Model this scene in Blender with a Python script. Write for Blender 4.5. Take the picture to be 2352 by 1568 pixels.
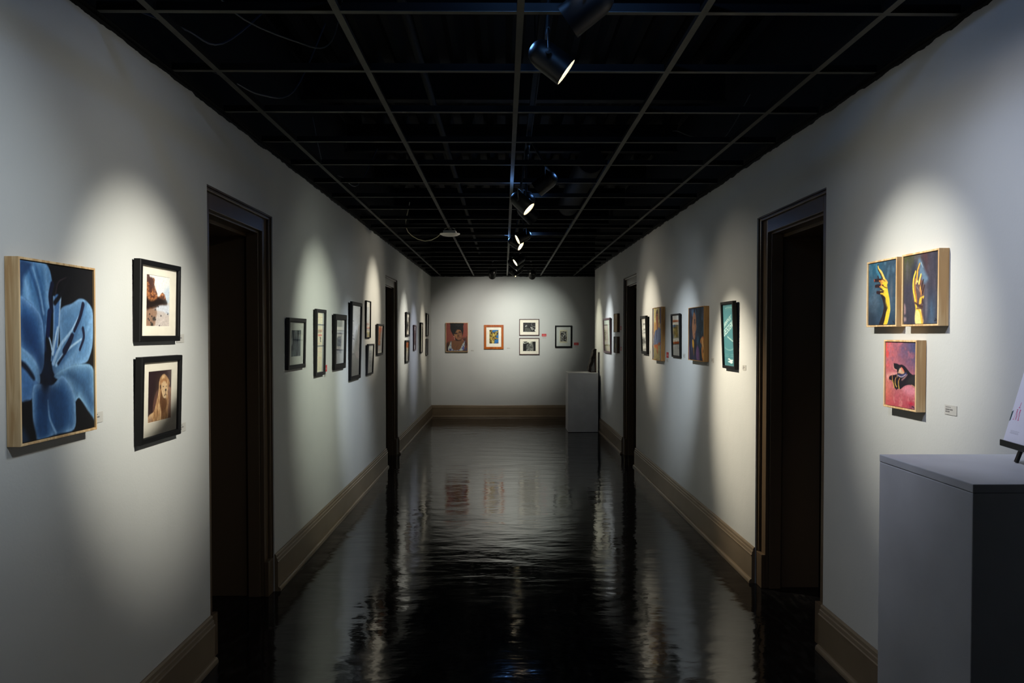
import bpy, bmesh, math, random
import numpy as np
from mathutils import Vector, Matrix

for o in list(bpy.data.objects):
    bpy.data.objects.remove(o)
SC = bpy.context.scene
COL = SC.collection
R = math.radians

# ------------------------------------------------------------------ camera
EYE = 1.538
cam = bpy.data.cameras.new('camera')
camo = bpy.data.objects.new('camera', cam)
COL.objects.link(camo)
cam.sensor_fit = 'HORIZONTAL'
cam.sensor_width = 36.0
cam.lens = 36.0 * 1850 / 2352
PITCH = 1.3
camo.location = (0, 0, EYE)
camo.rotation_euler = (R(90 - PITCH), 0, R(-0.557))
cam.shift_y = -(1850 * math.tan(R(PITCH)) - (784 - 767)) / 2352.0 * -1.0
cam.clip_start = 0.05
SC.camera = camo

# ------------------------------------------------------------------ world, exposure
w = bpy.data.worlds.new('night')
w.use_nodes = True
w.node_tree.nodes['Background'].inputs[0].default_value = (0.35, 0.45, 0.6, 1)
w.node_tree.nodes['Background'].inputs[1].default_value = 0.004
SC.world = w
SC.view_settings.view_transform = 'Standard'
SC.view_settings.look = 'None'
SC.view_settings.gamma = 1
SC.view_settings.use_curve_mapping = False
SC.view_settings.exposure = 0.0

WARM = (1.0, 0.90, 0.72)
NEUT = (1.0, 0.97, 0.86)
GREEN = (0.93, 1.0, 0.84)
COOL = (0.80, 0.90, 1.0)
LAV = (0.74, 0.80, 1.0)
# heads of the track: (lens x, y, z), (aim x, y, z), watts, cone deg, colour, watts of blue spill, what it lights
HEADS = [
    ((0.234, 3.05, 2.522), (1.55, 3.07, 1.55), 160, 43, NEUT, 0.5, 'track spotlight nearest the camera whose pale open end faces the right wall'),
    ((0.200, 2.56, 2.520), (-1.37, 3.10, 1.46), 262, 41, NEUT, 0.4, 'track spotlight nearest the camera that points away to the left wall'),
    ((0.22, 2.44, 2.69), (1.55, 2.20, 1.62), 26, 64, LAV, 3.6, 'black track spotlight just above the upper picture edge turned to the right wall'),
    ((0.15, 2.28, 2.66), (-1.37, 2.05, 1.75), 30, 58, COOL, 4.2, 'black track spotlight just above the upper picture edge turned to the left wall'),
    ((0.20, 1.86, 2.60), (1.52, 2.62, 1.50), 54, 64, LAV, 0, 'black track spotlight above the near pedestal, behind the upper picture edge'),
    ((0.14, 1.20, 2.60), (-1.37, 1.95, 1.85), 72, 44, COOL, 0, 'rearmost black track spotlight, above the blue lily painting'),
    ((0.177, 5.75, 2.425), (1.53, 5.38, 1.12), 325, 43, WARM, 0.2, 'track spotlight with the glaring white lens turned towards the camera'),
    ((0.222, 6.05, 2.40), (1.53, 6.90, 1.28), 140, 45, COOL, 0.4, 'black track spotlight just behind and below the one with the glaring lens'),
    ((0.222, 5.50, 2.52), (-1.36, 6.00, 1.36), 150, 54, GREEN, 0.3, 'black track spotlight above the glaring lens, seen from its dark side'),
    ((0.12, 6.40, 2.52), (-1.36, 7.30, 1.00), 165, 43, COOL, 0.3, 'track spotlight half hidden behind the glaring lens, turned to the left wall'),
    ((0.143, 8.72, 2.556), (-1.355, 8.42, 1.80), 170, 40, WARM, 0.8, 'left one of the two crossed spotlights in the group beyond the glaring lens'),
    ((0.184, 8.88, 2.504), (1.53, 8.40, 1.62), 175, 42, WARM, 0.7, 'right one of the two crossed spotlights in the group beyond the glaring lens'),
    ((0.154, 11.30, 2.536), (-1.35, 10.95, 1.52), 190, 40, NEUT, 0, 'spotlight with a bright slit of lens turned left near the far end'),
    ((0.191, 11.46, 2.49), (1.51, 11.60, 1.50), 170, 44, (0.9, 0.96, 1.0), 0, 'track spotlight with a small lit edge turned right near the far end'),
    ((0.160, 12.10, 2.52), (-1.35, 12.10, 1.35), 95, 42, LAV, 0, 'track spotlight behind the bright slit lens near the far end'),
    ((0.165, 12.86, 2.51), (-1.35, 13.45, 1.50), 130, 36, WARM, 0, 'farthest spotlight of the long track, lowest in the row and turned left'),
    ((0.205, 13.04, 2.50), (1.51, 12.80, 1.50), 120, 44, (1.0, 0.97, 0.76), 0, 'farthest spotlight of the long track, turned to the right wall'),
]
# two heads on a short rail before the end wall
ENDHEADS = [
    ((-0.195, 13.15, 2.475), (-0.30, 14.92, 1.45), 110, 76, (1.0, 0.96, 0.88), 0, 'left one of the two upright black spotlights before the end wall'),
    ((0.455, 13.15, 2.475), (0.40, 14.92, 1.70), 112, 60, (0.95, 1.0, 0.92), 0, 'right one of the two upright black spotlights before the end wall'),
]
FLOOD = 0.08      # share of a head's light that its reflector scatters more widely

# ------------------------------------------------------------------ helpers
def lin(c):
    c = np.asarray(c, float) / 255.0
    return np.where(c <= 0.04045, c / 12.92, ((c + 0.055) / 1.055) ** 2.4)

def tag(o, label=None, cat=None, group=None, kind=None):
    if label: o['label'] = label
    if cat: o['category'] = cat
    if group: o['group'] = group
    if kind: o['kind'] = kind
    return o

def link(name, mesh, parent=None, mats=()):
    o = bpy.data.objects.new(name, mesh)
    COL.objects.link(o)
    for m in mats: mesh.materials.append(m)
    if parent: o.parent = parent
    return o

def empty(name, loc=(0, 0, 0), rot=(0, 0, 0)):
    o = bpy.data.objects.new(name, None)
    o.empty_display_size = 0.05
    o.location = loc
    o.rotation_euler = rot
    COL.objects.link(o)
    return o

def fin(name, bm, mat, parent=None, smooth=False, bevel=0, rot=None, loc=None):
    me = bpy.data.meshes.new(name)
    bmesh.ops.recalc_face_normals(bm, faces=bm.faces[:])
    bm.to_mesh(me); bm.free()
    mats = mat if isinstance(mat, (list, tuple)) else [mat]
    o = link(name, me, parent, mats)
    if smooth:
        for p in me.polygons: p.use_smooth = True
        try: me.set_sharp_from_angle(angle=R(35))
        except Exception: pass
    if bevel:
        b = o.modifiers.new('b', 'BEVEL'); b.width = bevel; b.segments = 2; b.limit_method = 'ANGLE'
    if loc: o.location = loc
    if rot: o.rotation_euler = rot
    return o

def box(bm, x0, x1, y0, y1, z0, z1, mi=0):
    v = [bm.verts.new(p) for p in ((x0,y0,z0),(x1,y0,z0),(x1,y1,z0),(x0,y1,z0),(x0,y0,z1),(x1,y0,z1),(x1,y1,z1),(x0,y1,z1))]
    for f in ((0,3,2,1),(4,5,6,7),(0,1,5,4),(1,2,6,5),(2,3,7,6),(3,0,4,7)):
        bm.faces.new([v[i] for i in f]).material_index = mi
    return v

def rings(bm, rects, closed=True, mi=0):
    """rects: (x0,x1,z0,z1,y) joined one to the next into a rectangular moulding"""
    L = []
    for x0, x1, z0, z1, y in rects:
        L.append([bm.verts.new(p) for p in ((x0,y,z0),(x1,y,z0),(x1,y,z1),(x0,y,z1))])
    n = len(L)
    for i in range(n if closed else n - 1):
        a, b = L[i], L[(i + 1) % n]
        for k in range(4):
            bm.faces.new((a[k], a[(k+1)%4], b[(k+1)%4], b[k])).material_index = mi

def lathe(bm, prof, n=32, M=Matrix(), cap0=False, cap1=False, mi=0):
    """prof: (radius, z) pairs turned about z, then moved by M"""
    L = []
    for r, z in prof:
        L.append([bm.verts.new(M @ Vector((r*math.cos(2*math.pi*k/n), r*math.sin(2*math.pi*k/n), z))) for k in range(n)])
    for a, b in zip(L, L[1:]):
        for k in range(n):
            bm.faces.new((a[k], a[(k+1)%n], b[(k+1)%n], b[k])).material_index = mi
    if cap0: bm.faces.new(L[0]).material_index = mi
    if cap1: bm.faces.new(L[-1][::-1]).material_index = mi

def tube(bm, pts, r, n=8):
    pts = [Vector(p) for p in pts]; L = []
    for i, p in enumerate(pts):
        d = (pts[min(i+1, len(pts)-1)] - pts[max(i-1, 0)]).normalized()
        a = d.cross(Vector((0, 0, 1)))
        if a.length < 1e-3: a = d.cross(Vector((1, 0, 0)))
        a.normalize(); b = d.cross(a)
        L.append([bm.verts.new(p + a*r*math.cos(2*math.pi*k/n) + b*r*math.sin(2*math.pi*k/n)) for k in range(n)])
    for a, b in zip(L, L[1:]):
        for k in range(n): bm.faces.new((a[k], a[(k+1)%n], b[(k+1)%n], b[k]))
    bm.faces.new(L[0]); bm.faces.new(L[-1][::-1])

# ------------------------------------------------------------------ materials
def mat(name, col, rough=0.5, metal=0.0, spec=0.5):
    m = bpy.data.materials.new(name); m.use_nodes = True
    p = m.node_tree.nodes['Principled BSDF']
    p.inputs['Base Color'].default_value = tuple(lin(col)) + (1,)
    p.inputs['Roughness'].default_value = rough
    p.inputs['Metallic'].default_value = metal
    p.inputs['Specular IOR Level'].default_value = spec
    return m

def N(m, t, **k):
    n = m.node_tree.nodes.new(t)
    for a, b in k.items(): setattr(n, a, b)
    return n

def addbump(m, scale, strength, dist=0.01, detail=3, stretch=None):
    nt = m.node_tree; p = nt.nodes['Principled BSDF']
    tc = N(m, 'ShaderNodeTexCoord'); no = N(m, 'ShaderNodeTexNoise'); bu = N(m, 'ShaderNodeBump')
    no.inputs['Scale'].default_value = scale; no.inputs['Detail'].default_value = detail
    bu.inputs['Strength'].default_value = strength; bu.inputs['Distance'].default_value = dist
    src = tc.outputs['Object']
    if stretch:
        mp = N(m, 'ShaderNodeMapping'); mp.inputs['Scale'].default_value = stretch
        nt.links.new(src, mp.inputs[0]); src = mp.outputs[0]
    nt.links.new(src, no.inputs['Vector']); nt.links.new(no.outputs[0], bu.inputs['Height'])
    nt.links.new(bu.outputs[0], p.inputs['Normal'])
    return no, bu

def addvar(m, c1, c2, scale, stretch=(1,1,1), lo=0.35, hi=0.65, detail=4):
    nt = m.node_tree; p = nt.nodes['Principled BSDF']
    tc = N(m, 'ShaderNodeTexCoord'); mp = N(m, 'ShaderNodeMapping'); no = N(m, 'ShaderNodeTexNoise'); cr = N(m, 'ShaderNodeValToRGB')
    mp.inputs['Scale'].default_value = stretch; no.inputs['Scale'].default_value = scale; no.inputs['Detail'].default_value = detail
    cr.color_ramp.elements[0].position = lo; cr.color_ramp.elements[1].position = hi
    cr.color_ramp.elements[0].color = tuple(lin(c1)) + (1,); cr.color_ramp.elements[1].color = tuple(lin(c2)) + (1,)
    nt.links.new(tc.outputs['Object'], mp.inputs[0]); nt.links.new(mp.outputs[0], no.inputs['Vector'])
    nt.links.new(no.outputs[0], cr.inputs[0]); nt.links.new(cr.outputs[0], p.inputs['Base Color'])
    return cr

def wall_material():
    m = mat('painted_plaster', (188, 188, 184), 0.62, spec=0.25)
    nt = m.node_tree; p = nt.nodes['Principled BSDF']
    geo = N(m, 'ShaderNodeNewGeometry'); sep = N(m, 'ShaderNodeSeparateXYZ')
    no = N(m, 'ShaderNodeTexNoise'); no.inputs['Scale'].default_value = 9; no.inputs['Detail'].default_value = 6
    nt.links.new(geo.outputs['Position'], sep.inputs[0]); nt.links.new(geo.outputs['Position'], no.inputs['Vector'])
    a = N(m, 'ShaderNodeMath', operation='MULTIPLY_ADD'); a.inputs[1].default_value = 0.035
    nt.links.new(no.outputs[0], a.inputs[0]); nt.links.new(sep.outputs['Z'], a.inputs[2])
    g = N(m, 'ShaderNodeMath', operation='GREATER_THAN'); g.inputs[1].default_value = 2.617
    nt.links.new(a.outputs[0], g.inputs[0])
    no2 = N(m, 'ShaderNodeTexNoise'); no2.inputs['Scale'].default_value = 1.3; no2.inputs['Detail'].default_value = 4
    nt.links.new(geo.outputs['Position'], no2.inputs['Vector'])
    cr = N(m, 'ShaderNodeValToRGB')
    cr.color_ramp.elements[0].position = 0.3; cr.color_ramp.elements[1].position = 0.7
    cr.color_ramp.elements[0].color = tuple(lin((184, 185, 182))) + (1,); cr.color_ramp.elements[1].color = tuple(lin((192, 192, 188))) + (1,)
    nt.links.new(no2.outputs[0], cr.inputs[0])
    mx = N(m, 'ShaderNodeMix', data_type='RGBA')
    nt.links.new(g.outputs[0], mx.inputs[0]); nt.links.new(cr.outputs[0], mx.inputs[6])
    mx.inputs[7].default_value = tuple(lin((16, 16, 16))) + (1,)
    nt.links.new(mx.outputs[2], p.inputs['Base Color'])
    nb = N(m, 'ShaderNodeTexNoise'); nb.inputs['Scale'].default_value = 90; nb.inputs['Detail'].default_value = 3
    nc = N(m, 'ShaderNodeTexNoise'); nc.inputs['Scale'].default_value = 5
    nt.links.new(geo.outputs['Position'], nb.inputs['Vector']); nt.links.new(geo.outputs['Position'], nc.inputs['Vector'])
    ad = N(m, 'ShaderNodeMath', operation='MULTIPLY_ADD'); ad.inputs[1].default_value = 6.0
    nt.links.new(nc.outputs[0], ad.inputs[0]); nt.links.new(nb.outputs[0], ad.inputs[2])
    bu = N(m, 'ShaderNodeBump'); bu.inputs['Strength'].default_value = 0.35; bu.inputs['Distance'].default_value = 0.0012
    nt.links.new(ad.outputs[0], bu.inputs['Height']); nt.links.new(bu.outputs[0], p.inputs['Normal'])
    return m

def floor_material():
    m = mat('black_waxed_tile', (17, 17, 18), 0.1, spec=0.30)
    nt = m.node_tree; p = nt.nodes['Principled BSDF']
    geo = N(m, 'ShaderNodeNewGeometry')
    def noise(scale, detail, stretch=None):
        n = N(m, 'ShaderNodeTexNoise'); n.inputs['Scale'].default_value = scale; n.inputs['Detail'].default_value = detail
        if stretch:
            mp = N(m, 'ShaderNodeMapping'); mp.inputs['Scale'].default_value = stretch
            nt.links.new(geo.outputs['Position'], mp.inputs[0]); nt.links.new(mp.outputs[0], n.inputs['Vector'])
        else: nt.links.new(geo.outputs['Position'], n.inputs['Vector'])
        return n
    # waxed surface waviness, finer grain and tile joints
    n1 = noise(4.6, 2.5, (0.45, 1, 1)); n2 = noise(15, 3, (0.5, 1, 1)); n3 = noise(60, 2)
    br = N(m, 'ShaderNodeTexBrick'); br.offset = 0.0; br.inputs['Scale'].default_value = 1.0
    br.inputs['Brick Width'].default_value = 0.305; br.inputs['Row Height'].default_value = 0.305
    br.inputs['Mortar Size'].default_value = 0.0012; br.inputs['Mortar Smooth'].default_value = 0.2
    nt.links.new(geo.outputs['Position'], br.inputs['Vector'])
    def bump(h, s, d, prev=None):
        b = N(m, 'ShaderNodeBump'); b.inputs['Strength'].default_value = s; b.inputs['Distance'].default_value = d
        nt.links.new(h, b.inputs['Height'])
        if prev: nt.links.new(prev.outputs[0], b.inputs['Normal'])
        return b
    b = bump(n1.outputs[0], 1.0, 0.0050)
    b = bump(n2.outputs[0], 1.0, 0.0014, b)
    b = bump(n3.outputs[0], 0.5, 0.00004, b)
    b = bump(br.outputs['Fac'], -0.3, 0.0006, b)
    nt.links.new(b.outputs[0], p.inputs['Normal'])
    n4 = noise(1.7, 6, (1.0, 0.6, 1)); mr = N(m, 'ShaderNodeMapRange')
    mr.inputs[1].default_value = 0.35; mr.inputs[2].default_value = 0.7; mr.inputs[3].default_value = 0.05; mr.inputs[4].default_value = 0.13
    nt.links.new(n4.outputs[0], mr.inputs[0]); nt.links.new(mr.outputs[0], p.inputs['Roughness'])
    n5 = noise(30, 8, (1, 0.25, 1)); cr = N(m, 'ShaderNodeValToRGB')
    cr.color_ramp.elements[0].position = 0.5; cr.color_ramp.elements[1].position = 0.85
    cr.color_ramp.elements[0].color = tuple(lin((13, 13, 14))) + (1,); cr.color_ramp.elements[1].color = tuple(lin((46, 45, 43))) + (1,)
    nt.links.new(n5.outputs[0], cr.inputs[0]); nt.links.new(cr.outputs[0], p.inputs['Base Color'])
    return m

def wood_material(name, c1, c2, rough=0.5):
    m = mat(name, c1, rough)
    nt = m.node_tree; p = nt.nodes['Principled BSDF']
    tc = N(m, 'ShaderNodeTexCoord'); mp = N(m, 'ShaderNodeMapping'); mp.inputs['Scale'].default_value = (7, 7, 0.55)
    wv = N(m, 'ShaderNodeTexNoise'); wv.inputs['Scale'].default_value = 6; wv.inputs['Detail'].default_value = 5; wv.inputs['Distortion'].default_value = 0.7
    cr = N(m, 'ShaderNodeValToRGB'); cr.color_ramp.elements[0].position = 0.42; cr.color_ramp.elements[1].position = 0.6
    cr.color_ramp.elements[0].color = tuple(lin(c2)) + (1,); cr.color_ramp.elements[1].color = tuple(lin(c1)) + (1,)
    nt.links.new(tc.outputs['Object'], mp.inputs[0]); nt.links.new(mp.outputs[0], wv.inputs['Vector'])
    nt.links.new(wv.outputs[0], cr.inputs[0]); nt.links.new(cr.outputs[0], p.inputs['Base Color'])
    return m

def paint_material(name, rough):
    m = mat(name, (255, 255, 255), rough, spec=0.35)
    a = N(m, 'ShaderNodeAttribute', attribute_name='Col')
    m.node_tree.links.new(a.outputs['Color'], m.node_tree.nodes['Principled BSDF'].inputs['Base Color'])
    return m

def glass_material():
    m = bpy.data.materials.new('picture_glass'); m.use_nodes = True
    nt = m.node_tree; nt.nodes.remove(nt.nodes['Principled BSDF'])
    out = nt.nodes['Material Output']
    tr = N(m, 'ShaderNodeBsdfTransparent'); gl = N(m, 'ShaderNodeBsdfGlossy'); fr = N(m, 'ShaderNodeFresnel'); mx = N(m, 'ShaderNodeMixShader')
    gl.inputs['Roughness'].default_value = 0.03; fr.inputs['IOR'].default_value = 1.42
    nt.links.new(fr.outputs[0], mx.inputs[0]); nt.links.new(tr.outputs[0], mx.inputs[1]); nt.links.new(gl.outputs[0], mx.inputs[2])
    nt.links.new(mx.outputs[0], out.inputs[0])
    return m

def emit(name, col, s):
    m = bpy.data.materials.new(name); m.use_nodes = True
    p = m.node_tree.nodes['Principled BSDF']
    p.inputs['Base Color'].default_value = (0.8, 0.8, 0.8, 1)
    p.inputs['Emission Color'].default_value = tuple(col) + (1,)
    p.inputs['Emission Strength'].default_value = s
    return m

M_wall = wall_material()
M_floor = floor_material()
M_deck = mat('black_painted_deck', (9, 9, 10), 0.7, spec=0.2)
addbump(M_deck, 25, 0.3, 0.003)
M_grid = mat('dull_dark_grid_paint', (92, 90, 80), 0.55)
addvar(M_grid, (58, 57, 49), (70, 69, 60), 12)
M_base = mat('taupe_gloss_paint', (112, 96, 76), 0.38)
addvar(M_base, (106, 91, 71), (117, 101, 80), 3)
M_door = mat('dark_brown_gloss_paint', (88, 72, 54), 0.28, spec=0.4)
no, bu = addbump(M_door, 260, 0.35, 0.0008, 3)
M_blackmetal = mat('black_powder_coat', (13, 13, 14), 0.42, spec=0.35)
addbump(M_blackmetal, 300, 0.15, 0.0005)
M_baffle = mat('pale_ribbed_baffle', (232, 224, 204), 0.5)
M_lens = {}
M_black = mat('black_lacquer_frame', (6, 6, 7), 0.5, spec=0.25)
addbump(M_black, 60, 0.1, 0.001)
M_grey = mat('charcoal_flat_frame', (32, 31, 33), 0.5, spec=0.3)
addbump(M_grey, 60, 0.1, 0.001)
M_plum = mat('plum_brown_frame', (72, 48, 52), 0.4)
addbump(M_plum, 60, 0.1, 0.001)
M_pine = wood_material('pale_pine', (224, 192, 144), (194, 154, 104))
M_oak = wood_material('oak_edge', (196, 148, 86), (162, 114, 62))
M_walnut = wood_material('brown_board', (110, 80, 50), (84, 58, 36))
M_orange = wood_material('orange_stained_wood', (176, 92, 14), (140, 62, 8), 0.35)
M_mat = mat('ivory_mat_board', (226, 221, 208), 0.8, spec=0.1)
addvar(M_mat, (208, 203, 190), (214, 209, 196), 20)
M_matgrey = mat('cool_mat_board', (200, 202, 196), 0.8, spec=0.1)
addvar(M_matgrey, (186, 188, 182), (192, 194, 188), 20)
M_canvas = paint_material('painted_canvas', 0.6)
addbump(M_canvas, 350, 0.25, 0.0006)
M_print = paint_material('printed_paper', 0.45)
M_glass = glass_material()
M_ped = mat('white_painted_pedestal', (214, 214, 216), 0.55, spec=0.3)
addvar(M_ped, (178, 178, 180), (190, 190, 192), 4)
M_plastic = mat('white_plastic', (238, 235, 226), 0.4)
addbump(M_plastic, 80, 0.05, 0.001)
M_cable = mat('cream_cable_jacket', (222, 214, 180), 0.45)
addbump(M_cable, 120, 0.05, 0.001)
M_cabled = mat('dark_cable_jacket', (38, 46, 62), 0.45)
M_cableo = mat('drab_cable_jacket', (62, 60, 52), 0.5)  # pale loose cables, jacket colour evenly darkened
addbump(M_cableo, 120, 0.05, 0.001)
addbump(M_cabled, 120, 0.05, 0.001)
M_bark = mat('dark_carved_wood', (20, 15, 12), 0.65, spec=0.2)
addvar(M_bark, (13, 10, 8), (30, 21, 17), 25, (1, 1, .4)); addbump(M_bark, 38, 1.0, 0.02, 6)
M_redwood = wood_material('reddish_brown_board', (84, 56, 46), (60, 38, 32))
M_easel = mat('black_easel_wood', (18, 18, 20), 0.35)
addbump(M_easel, 60, 0.1, 0.001)
M_galv = mat('black_painted_sheet_metal', (24, 25, 27), 0.42)
addbump(M_galv, 8, 0.2, 0.01)

# ------------------------------------------------------------------ room
XL = lambda y: -1.384 + 0.0022 * y       # left wall plane
XR = lambda y: 1.571 - 0.0048 * y        # right wall plane
YEND = 14.94
YRE = 13.38                              # the right wall stops here and the hall turns
YB = -3.2
HC = 2.616
HD = 3.35
T = 0.62
DOORS = {'left': [(3.757, 4.80, 2.232), (9.28, 10.30, 2.220)], 'right': [(3.882, 4.927, 2.245), (9.29, 10.28, 2.245)]}
DEPTH = {'left': 0.46, 'right': 0.36}

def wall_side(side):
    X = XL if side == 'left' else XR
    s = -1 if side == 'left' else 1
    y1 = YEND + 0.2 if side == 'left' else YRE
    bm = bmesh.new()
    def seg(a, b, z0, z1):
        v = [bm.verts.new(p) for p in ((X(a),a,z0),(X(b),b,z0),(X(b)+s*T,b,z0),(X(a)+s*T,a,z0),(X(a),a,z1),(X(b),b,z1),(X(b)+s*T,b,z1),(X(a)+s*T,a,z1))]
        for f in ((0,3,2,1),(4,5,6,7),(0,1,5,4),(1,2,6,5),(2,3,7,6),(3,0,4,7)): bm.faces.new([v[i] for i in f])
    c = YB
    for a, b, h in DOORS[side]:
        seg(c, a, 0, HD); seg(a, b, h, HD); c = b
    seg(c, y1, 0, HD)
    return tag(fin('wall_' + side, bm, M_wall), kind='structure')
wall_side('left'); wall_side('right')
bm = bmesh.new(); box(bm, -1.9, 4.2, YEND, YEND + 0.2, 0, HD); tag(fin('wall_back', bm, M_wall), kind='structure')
bm = bmesh.new(); box(bm, -1.9, 2.2, YB - 0.2, YB, 0, HD); tag(fin('wall_front', bm, M_wall), kind='structure')
bm = bmesh.new(); box(bm, 4.0, 4.2, YRE - 0.8, YEND, 0, HD); box(bm, XR(YRE) + T, 4.2, YRE - 0.2, YRE, 0, HD)
tag(fin('wall_right_passage', bm, M_wall), kind='structure')
bm = bmesh.new(); box(bm, -2.0, 4.2, YB - 0.2, YEND + 0.2, -0.12, 0); tag(fin('floor', bm, M_floor), kind='structure')

# corrugated deck over the open grid, with joists
bm = bmesh.new()
prof = []
x = -2.0
while x < 4.2:
    prof += [(x, HD), (x + 0.04, HD + 0.05), (x + 0.11, HD + 0.05), (x + 0.15, HD)]
    x += 0.19
va = [bm.verts.new((px, YB - 0.2, pz)) for px, pz in prof]; vb = [bm.verts.new((px, YEND + 0.2, pz)) for px, pz in prof]
for i in range(len(prof) - 1): bm.faces.new((va[i], va[i+1], vb[i+1], vb[i]))
y = 0.9
while y < 14.8:
    box(bm, -1.36, 1.5, y, y + 0.08, HD - 0.02, HD - 0.005); box(bm, -1.36, 1.5, y + 0.035, y + 0.045, HD - 0.22, HD - 0.02); box(bm, -1.36, 1.5, y, y + 0.08, HD - 0.235, HD - 0.22)
    y += 1.52
tag(fin('ceiling', bm, M_deck), kind='structure')

# suspended grid, empty of tiles
GX = [-1.176, -0.560, 0.055, 0.672, 1.285]
GY = [2.732 + 0.6092 * k for k in range(-9, 21)]
bm = bmesh.new()
for gx in GX:
    box(bm, gx - 0.012, gx + 0.012, YB, YEND - 0.001, HC, HC + 0.0015); box(bm, gx - 0.001, gx + 0.001, YB, YEND - 0.001, HC + 0.0015, HC + 0.038, 1)
for gy in GY:
    xs = [XL(gy) + 0.002] + GX + [XR(gy) - 0.002 if gy < YRE else 3.9]
    for a, b in zip(xs, xs[1:]):
        box(bm, a + 0.0125, b - 0.0125, gy - 0.012, gy + 0.012, HC + 0.0002, HC + 0.0017); box(bm, a + 0.0125, b - 0.0125, gy - 0.001, gy + 0.001, HC + 0.0017, HC + 0.034, 1)
tag(fin('trim_1', bm, [M_grid, M_deck]), kind='structure')
bm = bmesh.new()
for X, s, y1 in ((XL, 1, YEND), (XR, -1, YRE)):
    for z0, z1, t0, t1 in ((HC - 0.002, HC, 0.0, 0.022), (HC, HC + 0.022, 0.0, 0.0015)):
        v = [bm.verts.new(p) for p in ((X(YB)+s*t0,YB,z0),(X(y1)+s*t0,y1,z0),(X(y1)+s*t1,y1,z0),(X(YB)+s*t1,YB,z0),(X(YB)+s*t0,YB,z1),(X(y1)+s*t0,y1,z1),(X(y1)+s*t1,y1,z1),(X(YB)+s*t1,YB,z1))]
        for f in ((0,3,2,1),(4,5,6,7),(0,1,5,4),(1,2,6,5),(2,3,7,6),(3,0,4,7)): bm.faces.new([v[i] for i in f])
box(bm, XL(YEND), 4.0, YEND - 0.022, YEND, HC - 0.002, HC)
tag(fin('trim_2', bm, M_deck), kind='structure')

# baseboards
BP = [(0,0),(.036,0),(.036,.010),(.033,.019),(.027,.025),(.020,.027),(.020,.168),(.0235,.171),(.0235,.176),(.019,.180),(.017,.196),(.0125,.200),(.011,.214),(.006,.222),(0,.222)]
def baseboard(name, runs):
    bm = bmesh.new()
    for p0, p1, nrm in runs:
        a = [bm.verts.new((p0[0] + nrm[0]*o, p0[1] + nrm[1]*o, z)) for o, z in BP]
        b = [bm.verts.new((p1[0] + nrm[0]*o, p1[1] + nrm[1]*o, z)) for o, z in BP]
        for i in range(len(BP)):
            j = (i + 1) % len(BP); bm.faces.new((a[i], a[j], b[j], b[i]))
        bm.faces.new(a[::-1]); bm.faces.new(b)
    return tag(fin(name, bm, M_base), kind='structure')
def side_runs(side, y1):
    X = XL if side == 'left' else XR; n = (1, 0) if side == 'left' else (-1, 0)
    c = YB; out = []
    for a, b, h in DOORS[side]:
        out.append(((X(c), c), (X(a), a), n)); c = b
    out.append(((X(c), c), (X(y1), y1), n))
    return out
baseboard('baseboard_left', side_runs('left', YEND))
baseboard('baseboard_right', side_runs('right', YRE))
baseboard('baseboard_back', [((XL(YEND), YEND), (4.0, YEND), (0, -1))])

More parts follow.
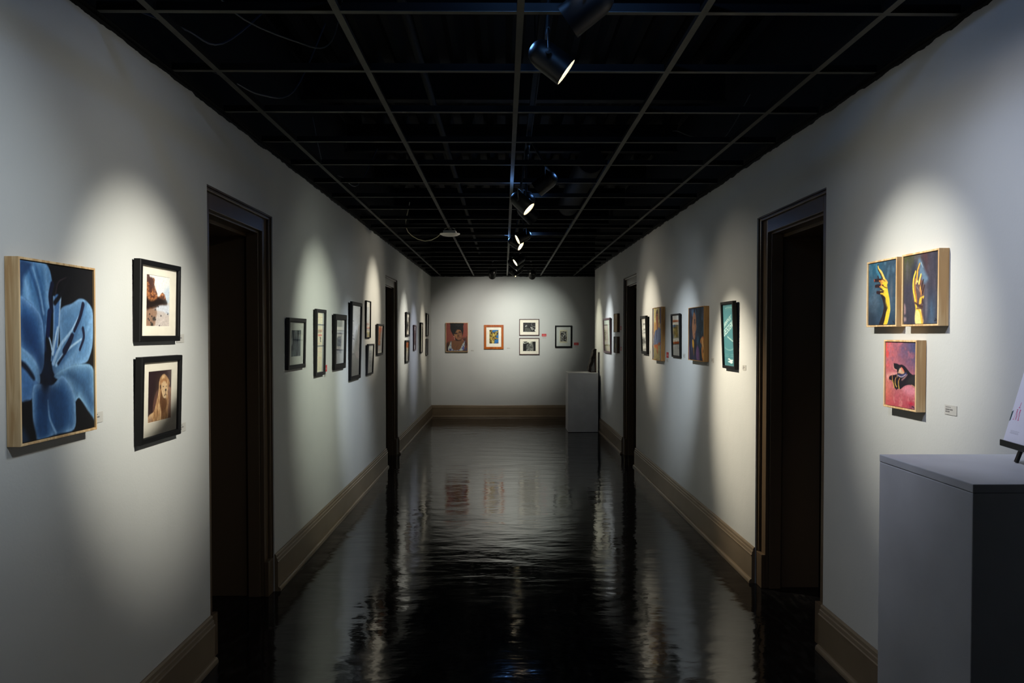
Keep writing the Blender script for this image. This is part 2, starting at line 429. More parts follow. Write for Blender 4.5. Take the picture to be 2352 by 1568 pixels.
# door recesses: lining, casing set back from the wall face, stops and a closed leaf at the back
def door(n, side, a, b, h):
    X = XL if side == 'left' else XR
    s = -1 if side == 'left' else 1
    x0 = X((a + b) / 2); D = DEPTH[side]
    root = empty('door_%d' % n, (x0, (a + b) / 2, 0)); root['kind'] = 'structure'
    w2 = (b - a) / 2
    def B(bm, o0, o1, y0, y1, z0, z1):   # o = distance back from the wall face
        xa, xb = sorted((s * o0, s * o1)); box(bm, xa, xb, y0, y1, z0, z1)
    bm = bmesh.new()                      # lining of the thick wall
    B(bm, 0.004, D + 0.12, -w2, -w2 + 0.006, 0, h); B(bm, 0.004, D + 0.12, w2 - 0.006, w2, 0, h); B(bm, 0.004, D + 0.12, -w2 + 0.006, w2 - 0.006, h - 0.006, h)
    fin('lining', bm, M_door, root)
    bm = bmesh.new()                      # flat casing with a raised inner bead and plinth blocks
    c = 0.10
    for y0, y1 in ((-w2 + 0.006, -w2 + c), (w2 - c, w2 - 0.006)): B(bm, 0.028, 0.05, y0, y1, 0, h - 0.006)
    B(bm, 0.028, 0.05, -w2 + c, w2 - c, h - c, h - 0.006)
    for y0, y1 in ((-w2 + 0.006, -w2 + c + 0.004), (w2 - c - 0.004, w2 - 0.006)): B(bm, 0.004, 0.028, y0, y1, 0, 0.205)
    fin('casing', bm, M_door, root, bevel=0.003)
    bm = bmesh.new()
    for y0, y1 in ((-w2 + 0.006, -w2 + 0.022), (w2 - 0.022, w2 - 0.006)): B(bm, 0.012, 0.028, y0, y1, 0.205, h - 0.006)
    B(bm, 0.012, 0.028, -w2 + 0.022, w2 - 0.022, h - 0.022, h - 0.006)
    fin('backband', bm, M_door, root, bevel=0.004)
    bm = bmesh.new()                      # jamb and stop
    for sg in (-1, 1):
        y0, y1 = sorted((sg * (w2 - 0.006), sg * (w2 - c - 0.012))); B(bm, 0.05, 0.12, y0, y1, 0, h - 0.006)
        y0, y1 = sorted((sg * (w2 - 0.006), sg * (w2 - c + 0.012))); B(bm, 0.12, D, y0, y1, 0, h - 0.006)
    B(bm, 0.05, 0.12, -w2 + c + 0.012, w2 - c - 0.012, h - c - 0.012, h - 0.006)
    B(bm, 0.12, D, -w2 + c - 0.012, w2 - c + 0.012, h - c - 0.03, h - 0.006)
    fin('jamb', bm, M_door, root, bevel=0.003)
    bm = bmesh.new(); iw = w2 - 0.008; hh = h - 0.008
    B(bm, D + 0.04, D + 0.08, -iw, iw, 0.004, hh)
    for z0, z1 in ((0.22, 0.95), (1.12, hh - 0.18)):
        for y0, y1 in ((-iw + 0.17, -0.05), (0.05, iw - 0.17)):
            B(bm, D + 0.028, D + 0.042, y0, y1, z0, z1)
    leaf = fin('leaf', bm, M_door, root, bevel=0.004)
    bm = bmesh.new()
    Mx = Matrix.Translation((s * (D + 0.042), -iw + 0.09, 1.0)) @ Matrix.Rotation(R(90 if s < 0 else -90), 4, 'Y')
    lathe(bm, [(0.028, 0), (0.028, 0.006), (0.012, 0.012), (0.012, 0.03), (0.026, 0.042), (0.024, 0.058), (0.0, 0.062)], 20, Mx)
    fin('knob', bm, M_blackmetal, leaf, smooth=True)
n = 1
for side in ('left', 'right'):
    for a, b, h in DOORS[side]:
        door(n, side, a, b, h); n += 1

# ------------------------------------------------------------------ track and spotlights
def spot(pos, aim, watts, cone, col, blue, label, name='track_spotlight', group='spotlights on the ceiling track', railz=2.90, railxy=None):
    pos = Vector(pos); d = (Vector(aim) - pos).normalized()
    rx, ry = railxy if railxy else (0.17, None)
    root = empty(name, pos)
    if label: tag(root, label, 'spotlight', group)
    else: tag(root, 'black track spotlight above and nearer than the upper picture edge', 'spotlight', group)
    q = d.to_track_quat('Z', 'Y').to_matrix().to_4x4()
    bm = bmesh.new()
    q = q @ Matrix.Scale(0.93, 4)
    lathe(bm, [(0.0, -0.175), (0.022, -0.173), (0.042, -0.160), (0.054, -0.138), (0.0585, -0.112), (0.0595, -0.02), (0.0605, 0.0), (0.0575, 0.0), (0.0565, -0.012)], 40, q)
    fin('housing', bm, M_blackmetal, root, smooth=True)
    bm = bmesh.new()
    pr = [(0.0565, -0.001)]
    for k in range(9): pr += [(0.0562 - 0.0006*k, -0.004 - 0.005*k), (0.0545 - 0.0006*k, -0.0065 - 0.005*k)]
    lathe(bm, pr, 40, q)
    fin('baffle', bm, M_baffle, root, smooth=False)
    key = tuple(col)
    if key not in M_lens: M_lens[key] = emit('lit_lens', col, 9.0)
    bm = bmesh.new(); lathe(bm, [(0.0505, -0.050), (0.03, -0.046), (0.0, -0.044)], 32, q)
    fin('lens', bm, M_lens[key], root, smooth=True)
    # yoke from the rail down to a side pivot
    side = d.cross(Vector((0, 0, 1))).normalized()
    piv = -d * 0.09
    railp = Vector((rx, ry if ry is not None else pos.y + piv.y * 0.3, railz)) - pos
    bm = bmesh.new()
    knee = piv + Vector((0, 0, 0.085)) 
    tube(bm, [piv + side*0.064, knee + side*0.064, knee + side*0.02], 0.005); tube(bm, [piv - side*0.064, knee - side*0.064, knee - side*0.02], 0.005)
    tube(bm, [knee - side*0.064, knee + side*0.064], 0.006)
    top = railp - Vector((0, 0, 0.034))
    if top.z > knee.z + 0.01: tube(bm, [knee, knee + (top - knee)*0.5, top], 0.008)
    else: tube(bm, [knee, top], 0.008)
    fin('yoke', bm, M_blackmetal, root, smooth=True)
    bm = bmesh.new()
    lathe(bm, [(0.0, 0), (0.011, 0), (0.011, 0.012), (0.0, 0.014)], 16, Matrix.Translation(piv + side*0.064) @ side.to_track_quat('Z', 'Y').to_matrix().to_4x4())
    fin('knob', bm, M_blackmetal, root, smooth=True)
    bm = bmesh.new(); box(bm, railp.x - 0.012, railp.x + 0.012, railp.y - 0.05, railp.y + 0.05, railp.z - 0.034, railp.z)
    fin('adapter', bm, M_blackmetal, root, bevel=0.003)
    # the lamp's own beam and the blue light that leaks out behind its reflector
    L = bpy.data.lights.new('beam', 'SPOT'); L.energy = watts; L.color = col; L.spot_size = R(cone); L.spot_blend = 1.0; L.shadow_soft_size = 0.028
    lo = bpy.data.objects.new('beam', L); COL.objects.link(lo); lo.parent = root
    lo.location = -d * 0.006; lo.rotation_euler = d.to_track_quat('-Z', 'Y').to_euler()
    L = bpy.data.lights.new('scatter', 'SPOT'); L.energy = watts * FLOOD; L.color = col; L.spot_size = R(88); L.spot_blend = 1.0; L.shadow_soft_size = 0.03
    lo = bpy.data.objects.new('scatter', L); COL.objects.link(lo); lo.parent = root
    lo.location = -d * 0.004; lo.rotation_euler = d.to_track_quat('-Z', 'Y').to_euler()
    if blue:
        L = bpy.data.lights.new('back_spill', 'POINT'); L.energy = blue; L.color = (0.17, 0.42, 1.0); L.shadow_soft_size = 0.02
        lo = bpy.data.objects.new('back_spill', L); COL.objects.link(lo); lo.parent = root
        lo.location = -d * 0.195
    return root

for h in HEADS:
    spot(*h)
for h in ENDHEADS:
    spot(*h, group='spotlights on the cross track', railxy=(h[0][0], 13.72), railz=2.80)
bm = bmesh.new(); box(bm, 0.152, 0.188, 0.5, 13.6, 2.901, 2.921); box(bm, 0.152, 0.158, 0.6, 13.6, 2.893, 2.901); box(bm, 0.182, 0.188, 0.6, 13.6, 2.893, 2.901)
for yy in (1.5, 4.5, 7.5, 10.5, 13.0): box(bm, 0.167, 0.173, yy, yy + 0.006, 2.921, HD - 0.005)
tag(fin('light_track', bm, M_deck), 'long black lighting track running down the hall above the open grid', 'lighting track')
bm = bmesh.new(); box(bm, -0.4, 0.66, 13.702, 13.738, 2.80, 2.82); box(bm, -0.4, 0.66, 13.702, 13.708, 2.792, 2.80)
for xx in (-0.3, 0.55): box(bm, xx, xx + 0.006, 13.717, 13.723, 2.82, HD - 0.005)
tag(fin('light_track', bm, M_deck), 'short black cross track holding the two spotlights before the end wall', 'lighting track')

# ------------------------------------------------------------------ painting on a fine grid of vertices
class Paint:
    """u runs right, v runs down, both 0..1; lengths are in picture heights"""
    def __init__(s, w, h, nx, bg=(200, 200, 200)):
        s.A = w / h; s.nx = nx; s.ny = max(2, int(nx / s.A))
        s.U, s.V = np.meshgrid(np.linspace(0, 1, s.nx), np.linspace(0, 1, s.ny))
        s.C = np.zeros((s.ny, s.nx, 3)) + np.array(bg, float)
    def put(s, m, col, a=1.0):
        m = np.clip(m, 0, 1)[..., None] * a
        s.C = s.C * (1 - m) + np.asarray(col, float) * m
    def noise(s, fx, fy, seed, octs=3):
        rs = np.random.RandomState(seed); out = 0; amp = 1; tot = 0
        for k in range(octs):
            gx, gy = max(2, int(fx * 2**k) + 2), max(2, int(fy * 2**k) + 2)
            g = rs.rand(gy + 1, gx + 1); x = s.U * (gx - 1); y = s.V * (gy - 1)
            xi = x.astype(int); yi = y.astype(int); fx_ = x - xi; fy_ = y - yi
            fx_ = fx_*fx_*(3-2*fx_); fy_ = fy_*fy_*(3-2*fy_)
            out = out + amp * ((g[yi, xi]*(1-fx_) + g[yi, xi+1]*fx_)*(1-fy_) + (g[yi+1, xi]*(1-fx_) + g[yi+1, xi+1]*fx_)*fy_)
            tot += amp; amp *= 0.55
        return out / tot
    def segd(s, a, b):
        px, py = s.U * s.A, s.V; ax, ay, bx, by = a[0]*s.A, a[1], b[0]*s.A, b[1]
        dx, dy = bx-ax, by-ay; L = dx*dx + dy*dy + 1e-12
        t = np.clip(((px-ax)*dx + (py-ay)*dy) / L, 0, 1)
        return np.hypot(px-ax-t*dx, py-ay-t*dy), t
    def poly(s, pts, col, soft=0.008, a=1.0, smooth=True, rim=None):
        if smooth: pts = spline(pts, True)
        d = np.full(s.U.shape, 9.0); ins = np.zeros(s.U.shape, bool); px, py = s.U * s.A, s.V
        for i in range(len(pts)):
            p, q = pts[i], pts[(i+1) % len(pts)]
            d = np.minimum(d, s.segd(p, q)[0])
            y0, y1 = p[1], q[1]
            if y0 != y1:
                c = ((y0 > py) != (y1 > py)) & (px < (q[0]-p[0])*s.A*(py-y0)/(y1-y0) + p[0]*s.A); ins ^= c
        sd = np.where(ins, d, -d)
        m = np.clip(0.5 + sd / (2*soft), 0, 1); s.put(m, col, a)
        if rim is not None:   # rim: (colour, width, amount)
            s.put(m * np.exp(-np.maximum(sd, 0) / rim[1]), rim[0], rim[2])
        return m, sd
    def stroke(s, pts, w0, w1, col, soft=0.005, a=1.0, smooth=True):
        if smooth and len(pts) > 2: pts = spline(pts, False)
        n = len(pts) - 1; M = np.zeros(s.U.shape)
        for i in range(n):
            d, t = s.segd(pts[i], pts[i+1]); wd = w0 + (w1-w0) * (i+t) / n
            M = np.maximum(M, np.clip(0.5 + (wd - d) / (2*soft), 0, 1))
        s.put(M, col, a); return M
    def ell(s, c, rx, ry, col, soft=0.008, a=1.0, rot=0):
        x = (s.U - c[0]) * s.A; y = s.V - c[1]; cr, sr = math.cos(R(rot)), math.sin(R(rot))
        xx = (x*cr + y*sr) / rx; yy = (-x*sr + y*cr) / ry; r = np.hypot(xx, yy)
        m = np.clip(0.5 + (1 - r) * min(rx, ry) / (2*soft), 0, 1); s.put(m, col, a); return m
    def rect(s, u0, u1, v0, v1, col, soft=0.003, a=1.0):
        m = np.clip(0.5+(s.U-u0)*s.A/soft, 0, 1)*np.clip(0.5+(u1-s.U)*s.A/soft, 0, 1)*np.clip(0.5+(s.V-v0)/soft, 0, 1)*np.clip(0.5+(v1-s.V)/soft, 0, 1)
        s.put(m, col, a)
    def grain(s, amt, fx, fy, seed):
        s.C = s.C * (1 + amt * (s.noise(fx, fy, seed, 3)[..., None] - 0.5) * 2)
    def text(s, word, origin, ux, uy, col, a=1.0):
        """bitmap letters; origin and the two cell vectors are in (u, v)"""
        det = ux[0]*uy[1] - ux[1]*uy[0]
        x = ((s.U-origin[0])*uy[1] - (s.V-origin[1])*uy[0]) / det
        y = (-(s.U-origin[0])*ux[1] + (s.V-origin[1])*ux[0]) / det
        xi = np.floor(x).astype(int); yi = np.floor(y).astype(int); M = np.zeros(s.U.shape)
        for k, ch in enumerate(word):
            rows = FONT.get(ch)
            if rows is None: continue
            g = np.array([[c == '#' for c in r] for r in rows], float)
            cx = xi - 6*k; ok = (cx >= 0) & (cx < 5) & (yi >= 0) & (yi < 7)
            M = np.where(ok, g[np.clip(yi, 0, 6), np.clip(cx, 0, 4)], M)
        s.put(M, col, a)

FONT = {
 'G': ['.###.','#...#','#....','#.###','#...#','#...#','.###.'], 'R': ['####.','#...#','#...#','####.','#.#..','#..#.','#...#'],
 'A': ['.###.','#...#','#...#','#####','#...#','#...#','#...#'], 'P': ['####.','#...#','#...#','####.','#....','#....','#....'],
 'H': ['#...#','#...#','#...#','#####','#...#','#...#','#...#'], 'I': ['.###.','..#..','..#..','..#..','..#..','..#..','.###.'],
 'C': ['.####','#....','#....','#....','#....','#....','.####'], 'D': ['####.','#...#','#...#','#...#','#...#','#...#','####.'],
 'E': ['#####','#....','#....','####.','#....','#....','#####'], 'S': ['.####','#....','#....','.###.','....#','....#','####.'],
 'N': ['#...#','##..#','##..#','#.#.#','#..##','#..##','#...#'],
}

def spline(p, closed, k=5):
    n = len(p); out = []
    rng = range(n) if closed else range(n - 1)
    for i in rng:
        if closed: a, b, c, d = p[(i-1) % n], p[i], p[(i+1) % n], p[(i+2) % n]
        else: a, b, c, d = p[max(i-1, 0)], p[i], p[i+1], p[min(i+2, n-1)]
        for j in range(k):
            t = j / k
            out.append(tuple(0.5*((2*b[m]) + (-a[m]+c[m])*t + (2*a[m]-5*b[m]+4*c[m]-d[m])*t*t + (-a[m]+3*b[m]-3*c[m]+d[m])*t**3) for m in (0, 1)))
    if not closed: out.append(tuple(p[-1]))
    return out

def painted_sheet(name, P, x0, x1, z0, z1, y, thick, m, parent, edge=None):
    """a board whose front carries the painted colours"""
    ny, nx = P.ny, P.nx
    xs = x0 + (x1-x0) * P.U; zs = z1 - (z1-z0) * P.V
    co = np.stack([xs, np.full_like(xs, y), zs], -1).reshape(-1, 3)
    cl = lin(np.clip(P.C, 0, 255)).reshape(-1, 3)
    idx = np.arange(ny*nx).reshape(ny, nx)
    q = np.stack([idx[1:, :-1], idx[1:, 1:], idx[:-1, 1:], idx[:-1, :-1]], -1).reshape(-1, 4)
    bc = np.array([(x0, y, z0), (x1, y, z0), (x1, y, z1), (x0, y, z1), (x0, y+thick, z0), (x1, y+thick, z0), (x1, y+thick, z1), (x0, y+thick, z1)])
    n0 = ny*nx
    sides = np.array([(0,4,5,1),(1,5,6,2),(2,6,7,3),(3,7,4,0),(4,7,6,5)]) + n0
    co = np.vstack([co, bc]); ec = lin(edge) if edge is not None else cl.mean(0)
    cl = np.vstack([cl, np.tile(ec, (8, 1))]); q = np.vstack([q, sides])
    me = bpy.data.meshes.new(name)
    me.vertices.add(len(co)); me.vertices.foreach_set('co', co.astype(np.float32).ravel())
    me.loops.add(q.size); me.loops.foreach_set('vertex_index', q.astype(np.int32).ravel())
    me.polygons.add(len(q)); me.polygons.foreach_set('loop_start', (np.arange(len(q))*4).astype(np.int32))
    try: me.polygons.foreach_set('loop_total', np.full(len(q), 4, np.int32))
    except Exception: pass
    me.update(calc_edges=True)
    at = me.attributes.new('Col', 'FLOAT_COLOR', 'POINT')
    at.data.foreach_set('color', np.hstack([cl, np.ones((len(cl), 1))]).astype(np.float32).ravel())
    me.validate()
    return link(name, me, parent, [m])

# ------------------------------------------------------------------ the pictures
def art_flower(w, h):
    P = Paint(w, h, 190, (9, 8, 12))
    st = P.noise(26, 4, 3)
    def petal(pts, c, rim, rw=0.05, ra=0.75):
        m, sd = P.poly(pts, c, 0.006, rim=(rim, rw, ra))
        return m
    petal([(0.000,-0.001),(0.149,-0.000),(0.341,0.004),(0.408,0.100),(0.369,0.158),(0.369,0.270),(0.319,0.398),(0.278,0.555),(0.217,0.522),(0.224,0.335),(0.141,0.235),(-0.007,0.212)], (58,106,152), (118,165,204), 0.03)
    P.poly([(0.045,0.101),(0.087,0.091),(0.127,0.158),(0.121,0.228),(0.067,0.206)], (120,168,206), 0.02, .8)
    for k, (a, b) in enumerate([((250,150),(350,700)), ((300,150),(350,520)), ((215,160),(330,560)), ((340,180),(372,420))]):
        pass
    P.stroke([(0.106,0.022),(0.212,0.155),(0.277,0.303),(0.307,0.492)], .006, .012, (26,58,104), .012, .8)
    P.stroke([(0.191,0.009),(0.274,0.145),(0.316,0.334)], .005, .01, (30,66,112), .012, .7)
    P.stroke([(0.149,0.008),(0.239,0.147),(0.296,0.287)], .004, .008, (150,186,214), .008, .6)
    P.stroke([(0.314,0.021),(0.346,0.127),(0.352,0.222)], .01, .02, (140,184,216), .02, .5)
    P.poly([(-0.000,0.013),(0.115,0.002),(0.157,0.019),(0.062,0.085),(0.044,0.139),(0.018,0.200),(-0.006,0.178)], (26,52,92), .015, .85)
    petal([(-0.007,0.212),(0.124,0.228),(0.243,0.287),(0.289,0.374),(0.290,0.571),(0.231,0.631),(0.165,0.543),(-0.007,0.474)], (30,72,124), (126,170,210), .035, .9)
    P.poly([(0.023,0.305),(0.121,0.335),(0.220,0.444),(0.251,0.570),(0.099,0.488),(0.011,0.396)], (18,48,92), .04, .8)
    petal([(-0.007,0.474),(0.165,0.543),(0.231,0.624),(0.229,0.686),(0.135,0.658),(0.071,0.578),(-0.010,0.553)], (90,138,180), (140,182,214), .03, .6)
    petal([(-0.005,0.553),(0.079,0.586),(0.158,0.651),(0.229,0.694),(0.167,0.721),(0.123,0.768),(0.004,0.764)], (50,92,142), (110,152,196), .03, .6)
    P.poly([(-0.005,0.549),(0.071,0.567),(0.170,0.640),(0.157,0.663),(0.070,0.609),(-0.005,0.568)], (6,10,24), .008, .9)
    m = petal([(0.529,0.253),(0.678,0.219),(0.803,0.185),(0.913,0.202),(0.999,0.269),(0.992,0.454),(0.944,0.541),(0.873,0.584),(0.664,0.601),(0.448,0.649),(0.396,0.551),(0.502,0.480),(0.501,0.333)], (72,116,158), (126,168,204), .04, .7)
    P.stroke([(0.887,0.210),(0.797,0.332),(0.669,0.467),(0.527,0.579)], .004, .01, (40,76,120), .02, .7)
    P.stroke([(0.993,0.296),(0.880,0.401),(0.707,0.535),(0.546,0.596)], .006, .01, (120,160,196), .02, .6)
    m = petal([(0.420,0.652),(0.584,0.606),(0.788,0.590),(1.007,0.640),(1.003,0.971),(0.894,0.896),(0.780,0.801),(0.707,0.813),(0.620,0.707)], (46,84,124), (132,176,206), .035, .9)
    P.stroke([(0.623,0.641),(0.825,0.719),(0.972,0.850)], .01, .03, (36,66,100), .03, .7)
    P.poly([(0.727,0.823),(0.800,0.820),(0.905,0.888),(1.002,0.958),(0.989,1.005),(0.715,0.996)], (8,7,10), .008)
    m = petal([(0.146,0.712),(0.212,0.685),(0.391,0.703),(0.524,0.653),(0.640,0.708),(0.702,0.779),(0.719,0.873),(0.691,0.985),(0.455,0.990),(0.184,0.995),(0.140,0.873)], (38,78,124), (128,170,206), .03, .9)
    P.poly([(0.192,0.769),(0.263,0.743),(0.316,0.762),(0.332,0.922),(0.344,0.991),(0.202,0.992)], (20,54,96), .03, .85)
    P.poly([(0.361,0.765),(0.465,0.723),(0.578,0.779),(0.593,0.913),(0.552,0.975),(0.418,0.986)], (24,60,104), .03, .8)
    P.stroke([(0.336,0.787),(0.356,0.892),(0.437,0.984)], .004, .008, (140,180,212), .008, .8)
    P.poly([(0.004,0.790),(0.123,0.780),(0.140,0.873),(0.184,0.995),(0.099,0.996),(0.051,0.926)], (7,6,10), .01)
    P.poly([(0.003,0.914),(0.043,0.933),(0.091,0.999),(0.003,0.997)], (20,42,66), .02, .9)
    P.ell([(0.319,0.655)][0], .06, .115, (12,26,52), .06, .95)
    P.ell([(0.304,0.674)][0], .035, .055, (8,14,30), .02, .95)
    lt = (160, 190, 214)
    P.stroke([(0.410,0.575),(0.455,0.447),(0.463,0.333),(0.479,0.203)], .012, .034, (70,116,170), .006)
    P.stroke([(0.473,0.480),(0.497,0.333),(0.526,0.169)], .004, .008, lt, .005)
    P.stroke([(0.386,0.558),(0.423,0.398),(0.431,0.188)], .004, .008, (120,160,200), .005)
    P.stroke([(0.413,0.575),(0.512,0.472),(0.672,0.383),(0.810,0.272)], .014, .006, (146,180,208), .005)
    P.stroke([(0.451,0.585),(0.588,0.507),(0.815,0.435)], .012, .006, (150,184,210), .005)
    P.stroke([(0.406,0.519),(0.437,0.447),(0.477,0.366)], .012, .008, (168,198,220), .005)
    P.stroke([(0.398,0.494),(0.377,0.446),(0.349,0.410)], .008, .005, (160,190,214), .005)
    P.stroke([(0.479,0.578),(0.628,0.483),(0.704,0.408)], .010, .003, (10,20,44), .006)
    dk = (14, 18, 44)
    P.stroke([(0.444,0.220),(0.542,0.160),(0.602,0.109),(0.655,0.065)], .016, .008, (14,12,18), .006)
    P.stroke([(0.456,0.163),(0.496,0.097),(0.604,0.063)], .006, .004, (44,32,36), .004)
    P.stroke([(0.848,0.220),(0.799,0.298),(0.713,0.383)], .018, .012, dk, .004)
    P.stroke([(0.411,0.116),(0.381,0.190),(0.405,0.269)], .020, .014, dk, .005)
    P.stroke([(0.372,0.278),(0.357,0.342),(0.346,0.406)], .022, .020, (12,26,66), .005)
    P.stroke([(0.681,0.412),(0.629,0.458),(0.568,0.506)], .016, .022, dk, .005)
    P.stroke([(0.842,0.370),(0.853,0.427),(0.791,0.499)], .014, .010, dk, .005)
    P.grain(.10, 60, 60, 9); P.C *= (0.96 + 0.16 * st[..., None]); g = P.C.mean(-1, keepdims=True); P.C = (g + (P.C - g) * 0.88) * 1.09
    return P

def art_beach(w, h):
    P = Paint(w, h, 120, (216, 216, 214))
    P.put(P.V * 0.6, (206, 210, 214)); P.poly([(0.757,0.293),(1.008,0.208),(1.006,0.513),(0.862,0.519)], (178,192,206), .05, .8)
    P.poly([(0.493,0.589),(1.019,0.512),(1.000,1.000),(0.000,1.000),(0.012,0.691)], (186,176,170), .02, smooth=False)
    P.poly([(0.493,0.589),(0.863,0.559),(1.009,0.582),(1.003,0.755),(0.728,0.705),(0.453,0.679)], (196,200,208), .02)
    P.poly([(0.010,0.670),(0.319,0.650),(0.455,0.712),(0.416,0.823),(0.338,0.999),(0.000,1.000)], (146,116,96), .03)
    n = P.noise(18, 30, 4)
    m, sd = P.poly([(-0.004,0.001),(0.097,-0.003),(0.154,0.055),(0.254,0.069),(0.313,0.048),(0.351,0.090),(0.329,0.182),(0.387,0.269),(0.464,0.355),(0.476,0.422),(0.553,0.407),(0.619,0.346),(0.688,0.318),(0.771,0.350),(0.834,0.428),(0.875,0.552),(0.561,0.570),(0.406,0.625),(0.254,0.657),(0.010,0.670)], (150,96,58), .004, smooth=False)
    P.put(m * np.clip((n-.45)*5, 0, 1), (84,48,34)); P.put(m * np.clip((.42-n)*5, 0, 1), (196,134,84))
    P.poly([(0.134,0.084),(0.265,0.074),(0.305,0.184),(0.213,0.324),(0.150,0.349)], (58,30,30), .03, .85)
    P.poly([(-0.004,0.001),(0.097,-0.003),(0.154,0.055),(0.254,0.069),(0.160,0.149),(0.007,0.116)], (60,36,36), .02, .8)
    P.poly([(0.002,0.434),(0.159,0.503),(0.442,0.468),(0.485,0.421),(0.623,0.437),(0.860,0.473),(0.875,0.555),(0.561,0.573),(0.384,0.631),(0.188,0.643),(0.012,0.670)], (24,18,18), .03, .92)
    for c in [(0.506,0.608),(0.386,0.672),(0.153,0.763),(0.241,0.804),(0.361,0.824),(0.396,0.866),(0.139,0.881),(0.205,0.923),(0.261,0.965),(0.628,0.786),(0.569,0.987),(0.930,0.745),(0.095,0.855)]:
        P.ell(c, .025, .016, (28, 30, 34), .008)
    P.ell([(0.330,0.851)][0], .06, .035, (34,32,32), .02); P.ell([(0.250,0.965)][0], .05, .035, (26,28,28), .02)
    P.stroke([(0.469,0.991),(0.600,0.919),(0.781,0.850)], .006, .008, (216,206,200), .02, .7)
    P.stroke([(0.869,0.701),(0.966,0.728),(1.003,0.750)], .006, .008, (110,128,150), .01, .7)
    P.grain(.12, 50, 50, 6)
    return P

def art_lion(w, h):
    P = Paint(w, h, 120, (44, 30, 34))
    P.put(np.clip((P.noise(16, 1.5, 2)-.5)*3, 0, 1), (66,48,52)); P.put(np.clip(P.U*2-1.1, 0, 1), (78,62,64), .8)
    P.poly([(0.805,0.354),(1.000,0.378),(0.995,0.500),(0.811,0.503)], (150,116,98), .02); P.poly([(0.811,0.503),(0.995,0.521),(1.000,1.000),(0.832,0.989)], (132,100,84), .03)
    P.poly([(0.468,0.365),(0.345,0.418),(0.251,0.551),(0.206,0.765),(0.273,0.786),(0.353,0.614),(0.422,0.465)], (96,66,60), .02)
    mane = (186, 146, 104)
    m, sd = P.poly([(-0.004,0.905),(0.093,0.841),(0.261,0.785),(0.353,0.614),(0.445,0.415),(0.451,0.258),(0.510,0.145),(0.636,0.081),(0.741,0.102),(0.864,0.184),(0.922,0.270),(0.885,0.348),(0.836,0.451),(0.897,0.619),(0.864,0.804),(0.833,0.996),(0.419,0.993),(0.000,1.000)], mane, .012)
    n = P.noise(30, 6, 5); P.put(m*np.clip((n-.5)*5, 0, 1), (142,104,72)); P.put(m*np.clip((.45-n)*5, 0, 1), (222,190,146))
    P.poly([(0.573,0.427),(0.761,0.565),(0.820,0.692),(0.720,0.841),(0.617,0.855),(0.535,0.739),(0.503,0.604)], (92,60,40), .03, .85)
    P.poly([(0.616,0.828),(0.720,0.827),(0.700,0.971),(0.596,0.971)], (118,84,58), .02, .7)
    P.poly([(0.579,0.269),(0.668,0.223),(0.761,0.257),(0.810,0.341),(0.822,0.450),(0.774,0.553),(0.669,0.562),(0.601,0.482),(0.565,0.373)], (208,180,142), .01)
    P.poly([(0.491,0.314),(0.529,0.291),(0.549,0.345),(0.520,0.382)], (60,40,32), .01)
    P.ell([(0.646,0.330)][0], .022, .012, (50,34,28), .006); P.ell([(0.786,0.333)][0], .014, .012, (60,42,34), .006)
    P.ell([(0.754,0.406)][0], .035, .025, (44,36,40), .008)
    P.stroke([(0.755,0.430),(0.752,0.486),(0.693,0.518)], .008, .008, (50,38,36), .006); P.stroke([(0.752,0.486),(0.791,0.514)], .008, .005, (60,44,40), .006)
    P.ell([(0.729,0.551)][0], .035, .018, (206,190,164), .01)
    P.poly([(0.538,0.213),(0.639,0.168),(0.745,0.189),(0.801,0.260),(0.761,0.244),(0.667,0.210),(0.578,0.256)], (150,104,66), .02, .8)
    P.ell([(0.098,0.956)][0], .08, .06, (146,122,112), .05, .6)
    P.grain(.12, 40, 40, 8)
    return P

def art_forest(w, h):
    P = Paint(w, h, 90, (96, 104, 108))
    n = P.noise(14, 2, 7); P.put(np.clip((n-.45)*6, 0, 1), (34, 40, 52)); P.put(np.clip((.36-n)*6, 0, 1), (164,170,166))
    for u, w_ in ((.18,.04),(.35,.02),(.52,.015),(.72,.035),(.86,.012)):
        P.stroke([(u, 0), (u+.02, .5), (u-.01, 1)], w_, w_*1.2, (30,36,48), .01, .85)
    P.poly([(0,.8),(.3,.75),(.5,.85),(.3,1),(0,1)], (110,124,126), .05, .7)
    P.poly([(0,.35),(.12,.3),(.15,.5),(0,.6)], (168,176,172), .04, .7)
    P.grain(.3, 40, 40, 3); return P

def art_ticket(w, h):
    P = Paint(w, h, 110, (140, 144, 142))
    P.put(np.clip((.12-P.U)*20, 0, 1), (96,98,102))
    P.rect(.16, .80, .01, .99, (222, 216, 190), .006)
    rs = random.Random(5)
    for v in [0.03+.022*k for k in range(43)]:
        c = (196, 120, 104) if rs.random() < .12 else (176, 170, 146)
        a = .2 + rs.random()*.12; b = .6 + rs.random()*.16
        P.rect(a, b, v, v+.008, c, .004, .75)
    P.rect(0, 1, .195, .215, (30,34,52), .004); P.rect(.2, .78, .195, .215, (140,150,160), .01, .7)
    P.rect(0, 1, .55, .572, (30,34,52), .004); P.rect(.2, .78, .55, .572, (150,150,140), .01, .7)
    P.rect(.24, .74, .37, .395, (198,96,84), .004); P.rect(.22,.30,.29,.34,(110,104,90),.006); P.rect(.34,.7,.29,.335,(150,140,120),.006)
    P.poly([(.45,.41),(.62,.42),(.6,.47),(.66,.49),(.5,.485),(.52,.45)], (44,44,46), .006)
    P.rect(0, .12, .3, .5, (50,50,58), .03, .7)
    P.grain(.06, 40, 60, 3); return P

def art_greyblock(w, h):
    P = Paint(w, h, 60, (150, 154, 158)); n = P.noise(6, 14, 3); P.put(np.clip((n-.5)*4, 0, 1), (112,118,126)); P.put(np.clip((.42-n)*4, 0, 1), (176,180,180))
    P.grain(.15, 40, 60, 2); return P

